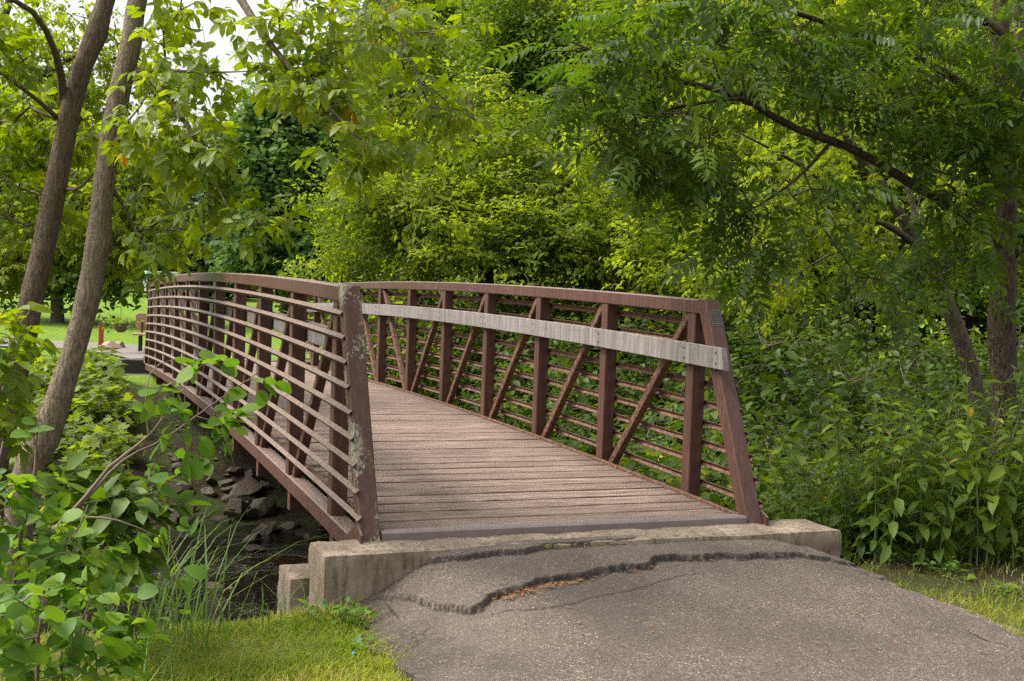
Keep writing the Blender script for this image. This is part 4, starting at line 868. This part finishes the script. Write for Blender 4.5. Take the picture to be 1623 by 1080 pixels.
# far-left bank: low bright plants under the two trunks
lows = [shrub_proto(100+k, 'low bright lobed-leaf plant on the far stream bank', 'bank plants', .45, .55, 30, lb, 2, L_mid, .05, M_stemg, (.8, .2), 'bank_plant', 'plant', .3) for k in range(2)]
spread_copies(lows, zone(34, 102, ray_zone(20, 290, 8.2, 19, lambda x, y: x < -2.2 and y > .6 and not (ystream(x)-1.8 < y < ystream(x)+2.0)), .42), 'low bright lobed-leaf plant on the stream bank below the leaning trunks', 'bright plants on the stream bank', (.7, 1.15), 103)

# ------------------------------------------------------------------ shrub of round leaves at the lower left
rs = RS(110); tR = [single(*round_leaf(.070, .70, .14, .3)), single(*round_leaf(.080, .80, .06, .15)), single(*round_leaf(.060, .66, .2, .45))]
gs = Grow(rs, .06, .0016, .42); base = at(38, 960, 4.0); base[2] = GZ_(base[0], base[1])-.03
K = lambda *rows: L4(*rows)
gs.limb(np.concatenate([[(*base, .011)], K((50, 900, 4.0, .009), (66, 856, 4.0, .009), (112, 815, 4.05, .008), (180, 733, 4.1, .007), (235, 693, 4.15, .005), (262, 660, 4.2, .003), (262, 615, 4.2, .002))]), .002)
gs.limb(K((72, 850, 4.0, .008), (130, 800, 4.1, .007), (195, 724, 4.2, .006), (252, 704, 4.3, .005), (310, 660, 4.4, .004), (370, 618, 4.5, .003), (410, 590, 4.55, .0015)))
gs.limb(K((310, 660, 4.4, .003), (345, 668, 4.4, .0025), (362, 705, 4.4, .002), (372, 742, 4.4, .0012)))
gs.limb(K((112, 820, 4.05, .005), (170, 820, 4.0, .004), (210, 832, 4.0, .0025), (270, 860, 4.05, .0015)))
gs.limb(K((235, 693, 4.15, .003), (228, 620, 4.2, .0025), (245, 575, 4.3, .002), (300, 566, 4.4, .0012)))
T_s = blob(rs, 62, pb(268, 640, 4.2, 42, 62, .12, 1.2), pb(345, 655, 4.42, 48, 55, .1, .9), pb(255, 735, 4.2, 70, 26, .12, .9), pb(300, 580, 4.35, 70, 20, .08, .45), pb(400, 610, 4.52, 30, 30, .06, .25), pb(365, 730, 4.4, 25, 30, .06, .25), pb(255, 855, 4.05, 55, 25, .08, .45), pb(300, 905, 4.0, 24, 14, .04, .15))
gs.to(T_s, .03)
def fol(mb):
    P, D = gs.spots(2); leaves_from(mb, tR, P, D, rs, 1, .012, (.8, 1.15), .8, .15, .55, (.5, .24))
    P, D = gs.spots(1); leaves_from(mb, tR, P, D, rs, 1, .016, (.7, 1.1), .8, .15, .55, (.5, .24))
root = thing('round_leaf_shrub', 'round-leaved shrub whose long bare twigs arch across in front of the bridge railing', 'shrub', tuple(base), 0, None)
mb = MB(); gs.wood(mb, 5); mb.build('stem', M_twig, root, True, org=base); mb = MB(); fol(mb); mb.build('foliage', L_round, root, True, org=base)
def near_shrub(seed, px, D, limbs, blobs, n, tpl, label, mat, per=2, name='round_leaf_shrub', rtip=.0018):
    r_ = RS(seed); gg = Grow(r_, .07, rtip, .42); b0 = at(px, 1000, D); b0[2] = GZ_(b0[0], b0[1])-.03
    for l in limbs: gg.limb(np.concatenate([[(*b0, .008)], K(*l)]), .003)
    gg.to(blob(r_, n, *blobs), .04)
    root = thing(name, label, 'shrub', tuple(b0), 0, None); mb = MB(); gg.wood(mb, 4); mb.build('stem', M_twig, root, True, org=b0)
    P, D_ = gg.spots(2); mb = MB(); leaves_from(mb, tpl, P, D_, r_, per, .02, (.75, 1.2), .6, .1, .5, (.48, .26)); mb.build('foliage', mat, root, True, org=b0)
tR2 = [single(*round_leaf(.058, .80, .14, .3)), single(*round_leaf(.072, .86, .06, .12)), single(*round_leaf(.046, .74, .2, .4)), single(*round_leaf(.064, .8, .1, .5)), single(*leaf8(.060, .55, .14, .3)), single(*leaf8(.048, .62, .18, .2)), single(*leaf8(.07, .5, .1, .4))]
near_shrub(111, 10, 3.7, [((20, 900, 3.7, .006), (50, 780, 3.75, .005), (60, 690, 3.8, .003), (62, 640, 3.8, .0015)), ((-20, 880, 3.6, .006), (-10, 760, 3.6, .005), (5, 700, 3.6, .002)), ((60, 930, 3.7, .006), (110, 860, 3.75, .004), (140, 800, 3.8, .002))],
    [pb(10, 785, 3.65, 60, 40, .2, .9), pb(50, 880, 3.7, 90, 80, .25, 1.5), pb(-20, 900, 3.5, 80, 100, .2, .8), pb(140, 890, 3.8, 50, 60, .15, .5), pb(50, 700, 3.8, 22, 30, .06, .2)], 105, tR2, 'big round-leaved bush filling the left edge below the leaning trunks', L_round)
near_shrub(112, 60, 3.2, [((60, 1000, 3.2, .005), (70, 930, 3.2, .003)), ((110, 1010, 3.3, .005), (140, 960, 3.3, .003))],
    [pb(30, 1010, 3.1, 70, 80, .15, 1.1), pb(110, 985, 3.3, 70, 60, .18, .9), pb(190, 1000, 3.5, 60, 50, .15, .7), pb(60, 950, 3.3, 70, 50, .15, .7), pb(120, 1060, 3.3, 120, 30, .2, .7), pb(240, 1000, 3.9, 50, 25, .2, .3)], 96, tR2, 'low mat of rounded leaves at the bottom left corner', L_round, 2, 'creeping_shrub')
near_shrub(113, -60, 5.2, [((-30, 800, 5.2, .006), (-10, 640, 5.2, .004), (20, 560, 5.2, .002))], [pb(0, 560, 5.2, 30, 60, .15, 1), pb(-20, 660, 5.2, 35, 50, .15, .6)], 32, [(V*1.05, F, i) for V, F, i in tE], 'yellowing sprig of compound leaves at the left edge in front of the trunks', L_elder, 2, 'elder_sprout')
near_shrub(114, 120, 4.9, [((150, 900, 4.9, .006), (180, 800, 5.0, .004), (190, 760, 5.0, .002)), ((110, 900, 4.9, .006), (100, 800, 5, .003))], [pb(150, 790, 5.0, 85, 55, .3, 1.0), pb(225, 800, 5.0, 55, 40, .2, .5), pb(205, 885, 4.8, 60, 40, .2, .6)], 84, ov, 'dense leafy bush at the foot of the leaning trunks above the water', L_weed, 2, 'bank_shrub')

# ------------------------------------------------------------------ grasses
def blades(mb, P, D, L, W, lean, rs, rnd):
    n = len(P); d = unit(D*A(1, 1, 0)); s = np.stack([-d[:, 1], d[:, 0], np.zeros(n)], -1)
    q = A(0, .45, .8, 1.0); V = np.zeros((n, 7, 3)); up = A(0, 0, 1)
    for k, t in enumerate(q):
        c = P+d*(lean*L*t**2)[:, None]+up*(L*(t-.30*np.minimum(lean, 1.6)*t**3))[:, None]; w_ = (W*(1-t**2.0*.95)/2)[:, None]
        if k < 3: V[:, 2*k] = c-s*w_; V[:, 2*k+1] = c+s*w_
        else: V[:, 6] = c
    F = np.array([[0, 1, 3, 2], [2, 3, 5, 4]]); T = np.array([[4, 5, 6]]); o = (np.arange(n)*7)[:, None, None]
    mb.add(V.reshape(-1, 3), [(F[None]+o).reshape(-1, 4), (T[None]+o).reshape(-1, 3)], np.repeat(rnd, 7))
def turf_field(seed, n, x0, x1, y0, y1, keep, hgt=(.03, .085)):
    r_ = RS(seed); x = r_.uniform(x0, x1, n); y = r_.uniform(y0, y1, n); k = keep(x, y, r_); x, y = x[k], y[k]; m_ = len(x)
    z = ground_h(x, y)-.01; cl = fbm(x*2.2, y*2.2, 3, 200+seed)*1.1+.5; L = r_.uniform(*hgt, m_)*(.65+.8*vnoise(x*3, y*3, seed)); a = r_.uniform(0, 6.28, m_)
    return np.stack([x, y, z], -1), np.stack([np.cos(a), np.sin(a), 0*a], -1), L, r_.uniform(.0035, .007, m_), r_.uniform(.2, 1.5, m_), r_, np.clip(cl*.75+r_.normal(0, .22, m_), 0, 1)
mb = MB(); pe = lambda y: 1.275+.07*fbm(y*3.1, 0*y, 3, 77)
kL = lambda x, y, r_: (x < -pe(y)) & (y-ystream(x) < -4.15+.4*fbm(x*2, y, 2, 4)) & (r_.random(len(x)) < .35+.9*vnoise(x*2.5, y*2.5, 9))
for a in (turf_field(1, 62000, -4.2, -1.36, -3.9, -.3, kL),): blades(mb, a[0], a[1], a[2], a[3], a[4], a[5], a[6])
kR = lambda x, y, r_: (x > 1.70+.06*fbm(y*3, 0*y, 2, 5)) & (r_.random(len(x)) < .16+1.1*sstep(.40, .66, vnoise(x*1.9, y*1.9, 19)))
a = turf_field(2, 19000, 1.6, 4.4, -3.2, -.35, kR, (.03, .11)); blades(mb, *a)
kF = lambda x, y, r_: (np.abs(x-.1) > 1.75) & (y-ystream(x) > 8.5) & (r_.random(len(x)) < .8)
a = turf_field(3, 16000, -6, -1.75, 11.0, 17.5, kF, (.05, .14)); blades(mb, a[0], a[1], a[2], a[3]*2, a[4], a[5], a[6]*.6)
tag(mb.build('grass', L_grass), 'short green and straw coloured grass beside the path', 'grass', kind='stuff')
def clump(seed, px, py, D, n, L, W, label, mat, lean=(.3, 1.6), aim=None, name='grass_clump', spreadr=.12, group=None):
    r_ = RS(seed); b0 = at(px, py, D); b0[2] = GZ_(b0[0], b0[1])-.02; root = thing(name, label, 'grass clump', tuple(b0), 0, group)
    mb = MB(); P = b0+r_.normal(0, spreadr, (n, 3))*A(1, 1, 0); P[:, 2] = ground_h(P[:, 0], P[:, 1])-.01; a = r_.uniform(0, 6.28, n); Dv = np.stack([np.cos(a), np.sin(a), 0*a], -1)
    if aim is not None: Dv = Dv+A(*aim, 0)
    blades(mb, P, Dv, r_.uniform(*L, n), r_.uniform(*W, n), r_.uniform(*lean, n), r_, r_.random(n)*(.85)+.0); mb.build('blade', mat, root, org=b0); return root
clump(120, 240, 905, 5.3, 46, (.35, .8), (.006, .013), 'tall arching reed-like grass clump leaning over the stream beside the shrub', L_reed, aim=(.8, .4), spreadr=.13)
clump(121, 300, 850, 5.6, 20, (.35, .75), (.006, .014), 'broad-bladed grass clump reaching towards the bridge over the water', L_reed, aim=(.9, .2), spreadr=.10)
clump(122, 215, 950, 4.9, 60, (.2, .5), (.005, .010), 'grass clump with straw coloured blades at the edge of the bank', L_reed, aim=(.3, .2), spreadr=.15)
clump(128, 120, 1040, 3.7, 60, (.12, .34), (.004, .008), 'grass tuft growing through the round leaves in the bottom left corner', L_reed, spreadr=.14)
clump(129, 250, 1040, 4.4, 70, (.08, .26), (.004, .008), 'loose tuft of mixed green and straw grass where the lawn meets the creeping leaves', L_reed, spreadr=.16)
clump(123, 160, 980, 4.2, 80, (.2, .5), (.004, .009), 'loose grass clump behind the creeping round leaves', L_reed, spreadr=.16)
clump(124, 330, 985, 5.6, 40, (.12, .32), (.004, .008), 'short grass tuft on the lip of the bank above the water', L_reed, spreadr=.18)
clump(125, 455, 985, 5.8, 34, (.12, .34), (.004, .008), 'dry grass tuft on the bank lip next to the abutment', L_reed, spreadr=.12)
clump(126, 1500, 890, 8.0, 60, (.2, .5), (.005, .010), 'tall thin grass in front of the weeds right of the path', L_reed, spreadr=.14)
clump(127, 1590, 850, 8.3, 60, (.3, .7), (.004, .009), 'tall thin grass below the furrowed trunk', L_reed, spreadr=.14)
# leafy rosettes
def rosette(seed, px, py, D, n, L, h, label, mat, tp, spreadr=.07, name='broadleaf_weed'):
    r_ = RS(seed); b0 = at(px, py, D); b0[2] = GZ_(b0[0], b0[1])-.01; root = thing(name, label, 'weed', tuple(b0), 0, None); ms, mf = MB(), MB()
    for k in range(n):
        a = r_.uniform(0, 6.28); rr = abs(r_.normal(0, spreadr)); p0 = b0+A(math.cos(a)*rr*.5, math.sin(a)*rr*.5, 0); p1 = b0+A(math.cos(a)*rr, math.sin(a)*rr, h*r_.uniform(.2, 1)); tube(ms, [p0, (p0+p1)/2+A(0, 0, .01), p1], .0015, 4)
        d = A(math.cos(a), math.sin(a), .3+r_.normal(0, .3)); scatter(mf, tp, p1[None], d[None], (A(0, 0, 1)+r_.normal(0, .3, 3))[None], A(L*r_.uniform(.7, 1.2)), A(r_.uniform(.3, .9)), r_)
    ms.build('stem', M_stemg, root, org=b0); mf.build('foliage', mat, root, org=b0)
lw = [single(*leaf8(1, .5, .15, .25)), single(*leaf8(1, .6, .1, .35)), single(*lobed_leaf(1))]
rosette(130, 548, 952, 5.85, 46, .062, .12, 'bright green weed at the foot of the abutment beside the asphalt', L_round, lw, .10)
rosette(131, 565, 1005, 5.4, 22, .055, .05, 'small flat weed in the grass behind the blue scrap', L_round, lw, .07)
rosette(132, 280, 1030, 4.6, 12, .06, .07, 'upright pale dandelion-like leaves in the grass at the lower left', L_round, lw, .06)
rosette(133, 620, 880, 6.15, 8, .03, .05, 'tiny sprout growing from the crack between abutment and asphalt', L_round, lw, .02)
rosette(134, 500, 965, 5.9, 16, .05, .07, 'small weed at the corner of the concrete abutment', L_round, lw, .06)
rosette(135, 1590, 945, 7.0, 34, .045, .06, 'patch of bright low weed on the bare soil right of the path', L_round, lw, .16)
rosette(139, 1500, 915, 7.5, 40, .06, .12, 'loose low weed half covering the bare soil at the right path edge', L_round, lw, .17)
rosette(140, 1445, 895, 7.7, 30, .05, .10, 'low weed against the asphalt where the path edge curves away', L_round, lw, .15)
rosette(136, 1340, 905, 8.3, 30, .09, .25, 'low broad-leaved weed hanging over the right edge of the asphalt', L_weed, lw, .15)
rosette(137, 1430, 890, 8.2, 34, .085, .25, 'low rounded weed beside the right bend of the path', L_weed, lw, .16)
rosette(138, 1540, 880, 8.1, 34, .08, .22, 'low rounded weed on bare soil below the thicket', L_weed, lw, .16)
def crack_tuft(seed, px, py, D, zt, label):
    r_ = RS(seed); b0 = at(px, py, D); b0[2] = zt; root = thing('moss_tuft', label, 'moss', tuple(b0), 0, 'green tufts along the abutment joint'); mb = MB(); n = 40
    P = b0+r_.normal(0, 1, (n, 3))*A(.05, .010, 0); a = r_.uniform(0, 6.28, n); blades(mb, P, np.stack([np.cos(a), np.sin(a), 0*a], -1), r_.uniform(.008, .035, n), np.full(n, .004), r_.uniform(.2, 1.2, n), r_, r_.random(n)*.7); mb.build('blade', L_grass, root, org=b0)
for k, (a, b_, d_) in enumerate([(808, 856, 6.45), (883, 852, 6.55), (940, 851, 6.65), (1078, 846, 6.9), (858, 853, 6.5)]): crack_tuft(140+k, a, b_, d_, -.055, 'small green tuft in the joint between abutment and asphalt')
# ground cover on the banks: nobody could count it
r_ = RS(150); n = 42000; x = r_.uniform(-8, 12, n); y = r_.uniform(-1, 17, n); t = y-ystream(x)
dens = np.where(x > 1.9, .32, np.where(t > 2.6, .55*sstep(.38, .6, vnoise(x*1.4, y*1.4, 33))+.22, 0))*(((t > 2.6) | (t < -2.3)))*(~((x > -1.9) & (x < 1.95) & ((y < .1) | (t > 8)))) * (~((x > 1.4) & (y < -.2) & (x < 2.3)))*(~((x < -1.2) & (y < .2)))*(np.where((x < 1.9) & (x > -1.9), .12, 1))
k = r_.random(n) < dens; x, y = x[k], y[k]; m_ = len(x); z = ground_h(x, y)+r_.uniform(.01, .28, m_)*np.where(x > 1.9, 1, .45); a = r_.uniform(0, 6.28, m_)
mb = MB(); tpg = [single(*leaf5(.085, .6, .15, .2)), single(*leaf5(.07, .8, .12, .2)), single(*leaf5(.11, .45, .15, .25))]
scatter(mb, tpg, np.stack([x, y, z], -1), np.stack([np.cos(a), np.sin(a), r_.normal(0, .35, m_)], -1), np.stack([r_.normal(0, .35, m_), r_.normal(0, .35, m_), np.ones(m_)], -1), r_.uniform(.7, 1.5, m_), r_.random(m_), r_)
tag(mb.build('ground_cover', L_weed), 'low leafy ground cover over the stream banks', 'ground cover', kind='stuff')

# ------------------------------------------------------------------ rocks
def rock(seed, loc, s, label, sq=(1, 1, .62)):
    r_ = RS(seed); bm = bmesh.new(); bmesh.ops.create_icosphere(bm, subdivisions=4, radius=1)
    V = np.array([v.co[:] for v in bm.verts]); 
    for _ in range(11):
        n_ = unit(r_.normal(size=3)); h = r_.uniform(.50, .86); d = V @ n_-h; V = V-np.clip(d, 0, None)[:, None]*n_*.96
    V += unit(V)*(.05*fbm(V[:, 0]*3+V[:, 2]*2, V[:, 1]*3-V[:, 2], 4, seed))[:, None]; V = V*A(*sq)*s
    for v, c in zip(bm.verts, V): v.co = c
    me = bpy.data.meshes.new('rock'); bm.to_mesh(me); bm.free(); me.materials.append(M_rock); o = bpy.data.objects.new('rock', me); COL.objects.link(o)
    o.location = loc; o.rotation_euler = (r_.normal(0, .2), r_.normal(0, .2), r_.uniform(0, 6.28)); tag(o, label, 'rock', 'rocks along the stream'); return o

def rock_at(seed, px, py, D, wpx, label, sq=(1, 1, .62)):
    p = at(px, py, D); s = wpx/2*D/FPX/.98; p[2] = max(GZ_(p[0], p[1]), -1.37)+s*sq[2]*.30; return rock(seed, tuple(p), s, label, sq)
rock_at(200, 375, 808, 13.4, 55, 'square-faced brown rock in the middle of the pile under the bridge', (.9, .8, .85))
rock_at(201, 412, 800, 13.6, 58, 'slanted angular rock beside the square-faced one under the bridge', (1, .9, .75))
rock_at(202, 385, 785, 14.2, 70, 'wide rock at the back of the pile under the bridge', (1.1, .9, .6))
rock_at(203, 405, 856, 11.9, 40, 'flat pale-topped rock standing alone in the dark water', (1.1, .8, .42))
rock_at(204, 342, 905, 10.4, 34, 'low wet rock breaking the surface near the grassy bank', (1.2, .8, .35))
rock_at(205, 365, 908, 10.3, 22, 'small pointed wet rock beside the low one in the water', (.7, .6, .7))
rock_at(206, 415, 828, 12.8, 56, 'mossy greenish slab at the waterline', (1.2, .8, .35))
rr_ = RS(210)
for k in range(30):
    px_ = rr_.uniform(255, 560); D_ = rr_.uniform(12.4, 14.6); p = at(px_, 800, D_); 
    if GZ_(p[0], p[1]) > -.95 or GZ_(p[0], p[1]) < -1.5: continue
    rock_at(220+k, px_, 800, D_, rr_.uniform(14, 44), 'brown angular rock in the tumbled heap along the far waterline', (1, rr_.uniform(.6, 1), rr_.uniform(.35, .75)))
for k in range(34):
    x_ = rr_.uniform(-5.5, .8); p = (x_, float(ystream(x_))+rr_.uniform(2.0, 5.0)); s = rr_.uniform(.06, .2); rock(260+k, (p[0], p[1], max(GZ_(*p), -1.37)+.04), s, 'dark stone at the foot of the far bank beyond the leaning trunks', (1, .8, .55))

# ------------------------------------------------------------------ small things
bl = at(561, 1024, 5.25); bl[2] = GZ_(bl[0], bl[1])+.035
m, nt, b = newmat('blue_plastic'); setb(nt, b, (.02, .22, .42), .35); mb = MB(); q = np.linspace(0, math.pi*1.2, 9)
V = np.stack([np.stack([np.cos(q)*.009, np.full(9, s_), np.sin(q)*.012], -1) for s_ in (-.008, .012)]).reshape(-1, 3)+bl; i = np.arange(8); mb.add(V, np.stack([i, i+1, i+10, i+9], -1)); V2 = V+A(0, 0, .0012)*1; 
tag(mb.build('litter_scrap', m), 'small scrap of blue plastic litter in the grass left of the path', 'litter')
def litter_line(seed, pts, n, w_):
    r_ = RS(seed); P = resample(A(*pts), .01); c = P[r_.integers(0, len(P), n)]+r_.normal(0, w_, (n, 2)); z = np.interp(c[:, 1], [-3, -2.2, -1.6, -1.2, -.95], [-.27, -.205, -.135, -.10, -.085])+.008+(.036 if seed == 4 else 0); a = r_.uniform(0, 6.28, n)
    return np.stack([c[:, 0], c[:, 1], z-sstep(1.15, 1.85, c[:, 0])*.13*sstep(-2.6, -1, c[:, 1])-sstep(-.85, -1.5, c[:, 0])*.2*sstep(-2.8, -1.2, c[:, 1])], -1), a, r_
mb = MB()
for sd, pts, n, w_ in ((1, E2[5:8]-A(0, .045), 210, .013), (2, E2[7:11]-A(0, .05), 60, .012), (3, E3[2:6]-A(0, .04), 30, .015), (4, A([-.7, -1.04], [1.2, -1.03]), 50, .010), (5, A([-1.2, -1.8], [1.3, -2.6]), 70, .4)):
    P, a, r_ = litter_line(sd, pts, n, w_); d = np.stack([np.cos(a), np.sin(a), r_.normal(0, .12, n)], -1)
    scatter(mb, [single(*leaf4(1, .09, 0)), single(*leaf4(1, .22, .03))], P, d, np.tile(A(0, 0, 1), (n, 1)), r_.uniform(.012, .045, n), r_.random(n), r_)
tag(mb.build('plant_litter', L_fall), 'rusty brown needles and crumbs of leaf litter lying along the broken asphalt lips', 'litter', kind='stuff')
mb = MB(); r_ = RS(160); n = 190; x = r_.uniform(-1.1, 1.1, n); y = r_.uniform(-.6, 6, n); k = r_.random(n) < .45; x = np.where(k, np.sign(x)*r_.uniform(1.0, 1.16, n), x); a = r_.uniform(0, 6.28, n)
scatter(mb, [single(*leaf4(1, .3, .06)), single(*leaf4(1, .12, .02))], np.stack([x, y, camb(y)+.008], -1), np.stack([np.cos(a), np.sin(a), 0*a], -1), np.tile(A(0, 0, 1), (n, 1)), r_.uniform(.012, .035, n), r_.random(n), r_)
tag(mb.build('fallen_leaf_bits', L_fall), 'orange-brown crumbs of fallen leaves scattered on the deck boards', 'leaf litter', kind='stuff')
# bench beyond the far end
tan = simple('tan_bench_boards', (.34, .215, .15), .6); drk = simple('dark_steel', (.03, .03, .032), .5, .6)
p = at(226, 545, 27); bz = GZ_(p[0], p[1]); bn = thing('park_bench', 'tan solid-backed park bench by the path at the far end of the bridge', 'bench', (p[0], p[1], bz), math.radians(-12))
mb = MB(); bbox(mb, (.55, 0, .45), (1.5, .42, .045), .015, axis=0); mb.build('seat', tan, bn)
mb = MB(); sweep(mb, [(.55, .235, .73), (.55, .275, .74)], rrect(1.5, .42, .06), (1, 0, 0)); mb.build('backrest', tan, bn)
for x_ in (-.05, 1.15):
    mb = MB(); bbox(mb, (x_, .15, .21), (.05, .05, .42), .01, axis=2); bbox(mb, (x_, -.15, .21), (.05, .05, .42), .01, axis=2); beam(mb, (x_, .18, .40), (x_, .262, .80), .04, .03); mb.build('leg', drk, bn)
# flower basket on a hook
p = at(190, 560, 26); bz = GZ_(p[0], p[1]); hk = thing('shepherd_hook', 'slim dark garden hook pole standing on the lawn edge near the bench', 'hook', (p[0], p[1], bz))
a = np.linspace(0, math.pi, 9); arc = np.stack([-.07+.07*np.cos(a), 0*a, 1.2+.07*np.sin(a)+.0], -1); mb = MB(); tube(mb, np.concatenate([A([0, 0, -.1], [0, 0, .6], [0, 0, 1.15]), arc, A([-.14, 0, 1.12], [-.12, 0, 1.08])]), .011, 6); mb.build('pole', drk, hk, True)
bk = thing('hanging_basket', 'round hanging basket of trailing greenery on the garden hook', 'basket', (p[0], p[1]-.12, bz+.62)); mb = MB(); r_ = RS(170)
q = np.linspace(0, 1, 6); tube(mb, np.stack([0*q, 0*q, -.12+.2*q], -1), .06+.13*q**.6, 12); mb.build('pot', simple('coir', (.12, .075, .045), .9), bk, True)
n = 150; P = np.stack([r_.normal(0, .17, n), r_.normal(0, .17, n), r_.normal(.10, .07, n)], -1); mb = MB(); leaves_from(mb, [single(*leaf5(.09, .6))], P, unit(P), r_, 1, .02); mb.build('foliage', L_mid, bk)
mb = MB(); tube(mb, [(0, 0, .08), (0, .06, .3), (0, .12, .49)], .006, 4); mb.build('hanger', drk, bk)
p = at(160, 535, 28); bz = GZ_(p[0], p[1]); ps = thing('marker_post', 'short rust-red post with a dark cap on the lawn edge', 'post', (p[0], p[1], bz)); mb = MB(); bbox(mb, (0, 0, .27), (.12, .12, .62), .01, axis=2); mb.build('post', simple('rust_red', (.30, .085, .03), .7), ps)
mb = MB(); V = A([-.08, -.08, .585], [.08, -.08, .585], [.08, .08, .585], [-.08, .08, .585], [0, 0, .66]); mb.add(V, [np.array([[0, 3, 2, 1]]), np.array([[0, 1, 4], [1, 2, 4], [2, 3, 4], [3, 0, 4]])]); mb.build('cap', drk, ps)
for k, (a_, b_) in enumerate(((165, 549), (178, 546), (190, 550))):
    p = at(a_, b_, 27+k*.4); rock(300+k, (p[0], p[1], GZ_(p[0], p[1])+.06), (.22, .28, .2)[k], ('tan edging boulder nearest the leaning trunk', 'largest tan edging boulder by the path', 'tan edging boulder below the hanging basket')[k], (1, .8, .6)).data.materials[0] = simple('tan_stone_%d' % k, (.30, .21, .16), .8)
# parked vehicles and a shelter far across the lawn
white = simple('white_car_paint', (.72, .73, .75), .3); red = simple('red_car_paint', (.36, .03, .03), .3); glass = simple('dark_glass', (.02, .025, .03), .1, 0, .8); rub = simple('tyre_rubber', (.02, .02, .02), .8)
def vehicle(px, py, D, label, mat, L=4.6, H=1.55, rz=.35, band=None):
    p = at(px, py, D); root = thing('parked_car' if H < 1.8 else 'parked_van', label, 'car' if H < 1.8 else 'van', (p[0], p[1], GZ_(p[0], p[1])), rz)
    f = L/4.6; prof = A([-2.3, .35], [2.3, .35], [2.3, .75], [2.15, .95], [1.2, 1.0], [.55, H], [-1.5, H], [-2.15, 1.02], [-2.3, .9])*A(f, 1)
    if H > 1.8: prof = A([-2.3, .35], [2.3, .35], [2.3, .9], [1.9, 1.15], [1.4, H-.1], [1.2, H], [-2.25, H], [-2.3, H-.1])*A(f, 1)
    mb = MB(); k = len(prof); V = np.concatenate([np.stack([prof[:, 0], np.full(k, s_*.88), prof[:, 1]], -1) for s_ in (-1, 1)]); j = np.arange(k); mb.add(V, [np.stack([j, (j+1) % k, (j+1) % k+k, j+k], -1), j[::-1][None], (j+k)[None]]); mb.build('body', mat, root)
    if band is not None:
        for s_ in (-1, 1): mb = MB(); box(mb, (0, s_*.89, .82), (L*.94, .016, .26)); mb.build('stripe', band, root)
    for s_ in (-1, 1): mb = MB(); box(mb, (-.35*f if H < 1.8 else .9*f, s_*.885, H-.32), (2.0*f if H < 1.8 else .8, .02, .34)); mb.build('window', glass, root)
    for x_ in (-1.45*f, 1.45*f):
        for s_ in (-1, 1): mb = MB(); tube(mb, [(x_, s_*.72, .33), (x_, s_*.9, .33)], .33, 16); mb.build('wheel', rub, root)
vehicle(318, 452, 72, 'white van with a red stripe parked beyond the lawn, glimpsed through the left railing', white, 5.2, 2.1, .1, red)
vehicle(284, 458, 70, 'white car parked beyond the lawn, glimpsed through the far railing panels', white, 4.5, 1.5, .25)
vehicle(348, 455, 71, 'red car parked beyond the lawn beside the striped van', red, 4.4, 1.5, -.2)
p = at(252, 470, 66); sh = thing('park_shelter', 'small shelter with a pale blue-white flat roof across the lawn', 'shelter', (p[0], p[1], GZ_(p[0], p[1])), .1); zt = float(at(252, 433, 66)[2]-GZ_(p[0], p[1]))
mb = MB(); bbox(mb, (0, 0, zt), (1.9, 2.4, .16), .02, axis=0); mb.build('roof', simple('pale_roof', (.55, .66, .66), .5), sh)
for x_ in (-.8, .8):
    for y_ in (-1, 1): mb = MB(); bbox(mb, (x_, y_, (zt-.08)/2), (.1, .1, zt-.08), .01, axis=2); mb.build('post', drk, sh)
EXPO = 0.6

# ------------------------------------------------------------------ light
SUN_EL, SUN_AZ = math.radians(55), math.radians(-70)      # azimuth from +Y towards +X
w = bpy.data.worlds.new('World'); sc.world = w; w.use_nodes = True; nt = w.node_tree
bg = nt.nodes['Background']
sky = nt.nodes.new('ShaderNodeTexSky'); sky.sky_type = 'NISHITA'; sky.sun_disc = False
sky.sun_elevation = SUN_EL; sky.sun_rotation = SUN_AZ; sky.air_density = 1.0; sky.dust_density = 6; sky.ozone_density = 1
hs = nt.nodes.new('ShaderNodeHueSaturation'); hs.inputs['Saturation'].default_value = .16; hs.inputs['Value'].default_value = 1.45
nt.links.new(sky.outputs[0], hs.inputs['Color']); nt.links.new(hs.outputs[0], bg.inputs['Color'])
bg.inputs['Strength'].default_value = .15
ld = bpy.data.lights.new('sun', 'SUN'); ld.energy = 2.0; ld.angle = math.radians(14); ld.color = (1, .93, .82)
lo = bpy.data.objects.new('sun', ld); COL.objects.link(lo)
sd = Vector((math.sin(SUN_AZ)*math.cos(SUN_EL), math.cos(SUN_AZ)*math.cos(SUN_EL), math.sin(SUN_EL)))
lo.rotation_euler = (-sd).to_track_quat('-Z', 'Y').to_euler(); lo.location = (0, 0, 30)
sc.view_settings.view_transform = 'Standard'; sc.view_settings.look = 'None'; sc.view_settings.exposure = EXPO; sc.view_settings.gamma = 1
cy = sc.cycles; cy.use_denoising = False; cy.use_adaptive_sampling = True; cy.adaptive_threshold = .006; cy.max_bounces = 8; cy.diffuse_bounces = 3; cy.transmission_bounces = 3; cy.glossy_bounces = 3; cy.transparent_max_bounces = 4
cy.caustics_reflective = False; cy.caustics_refractive = False; cy.sample_clamp_indirect = 4
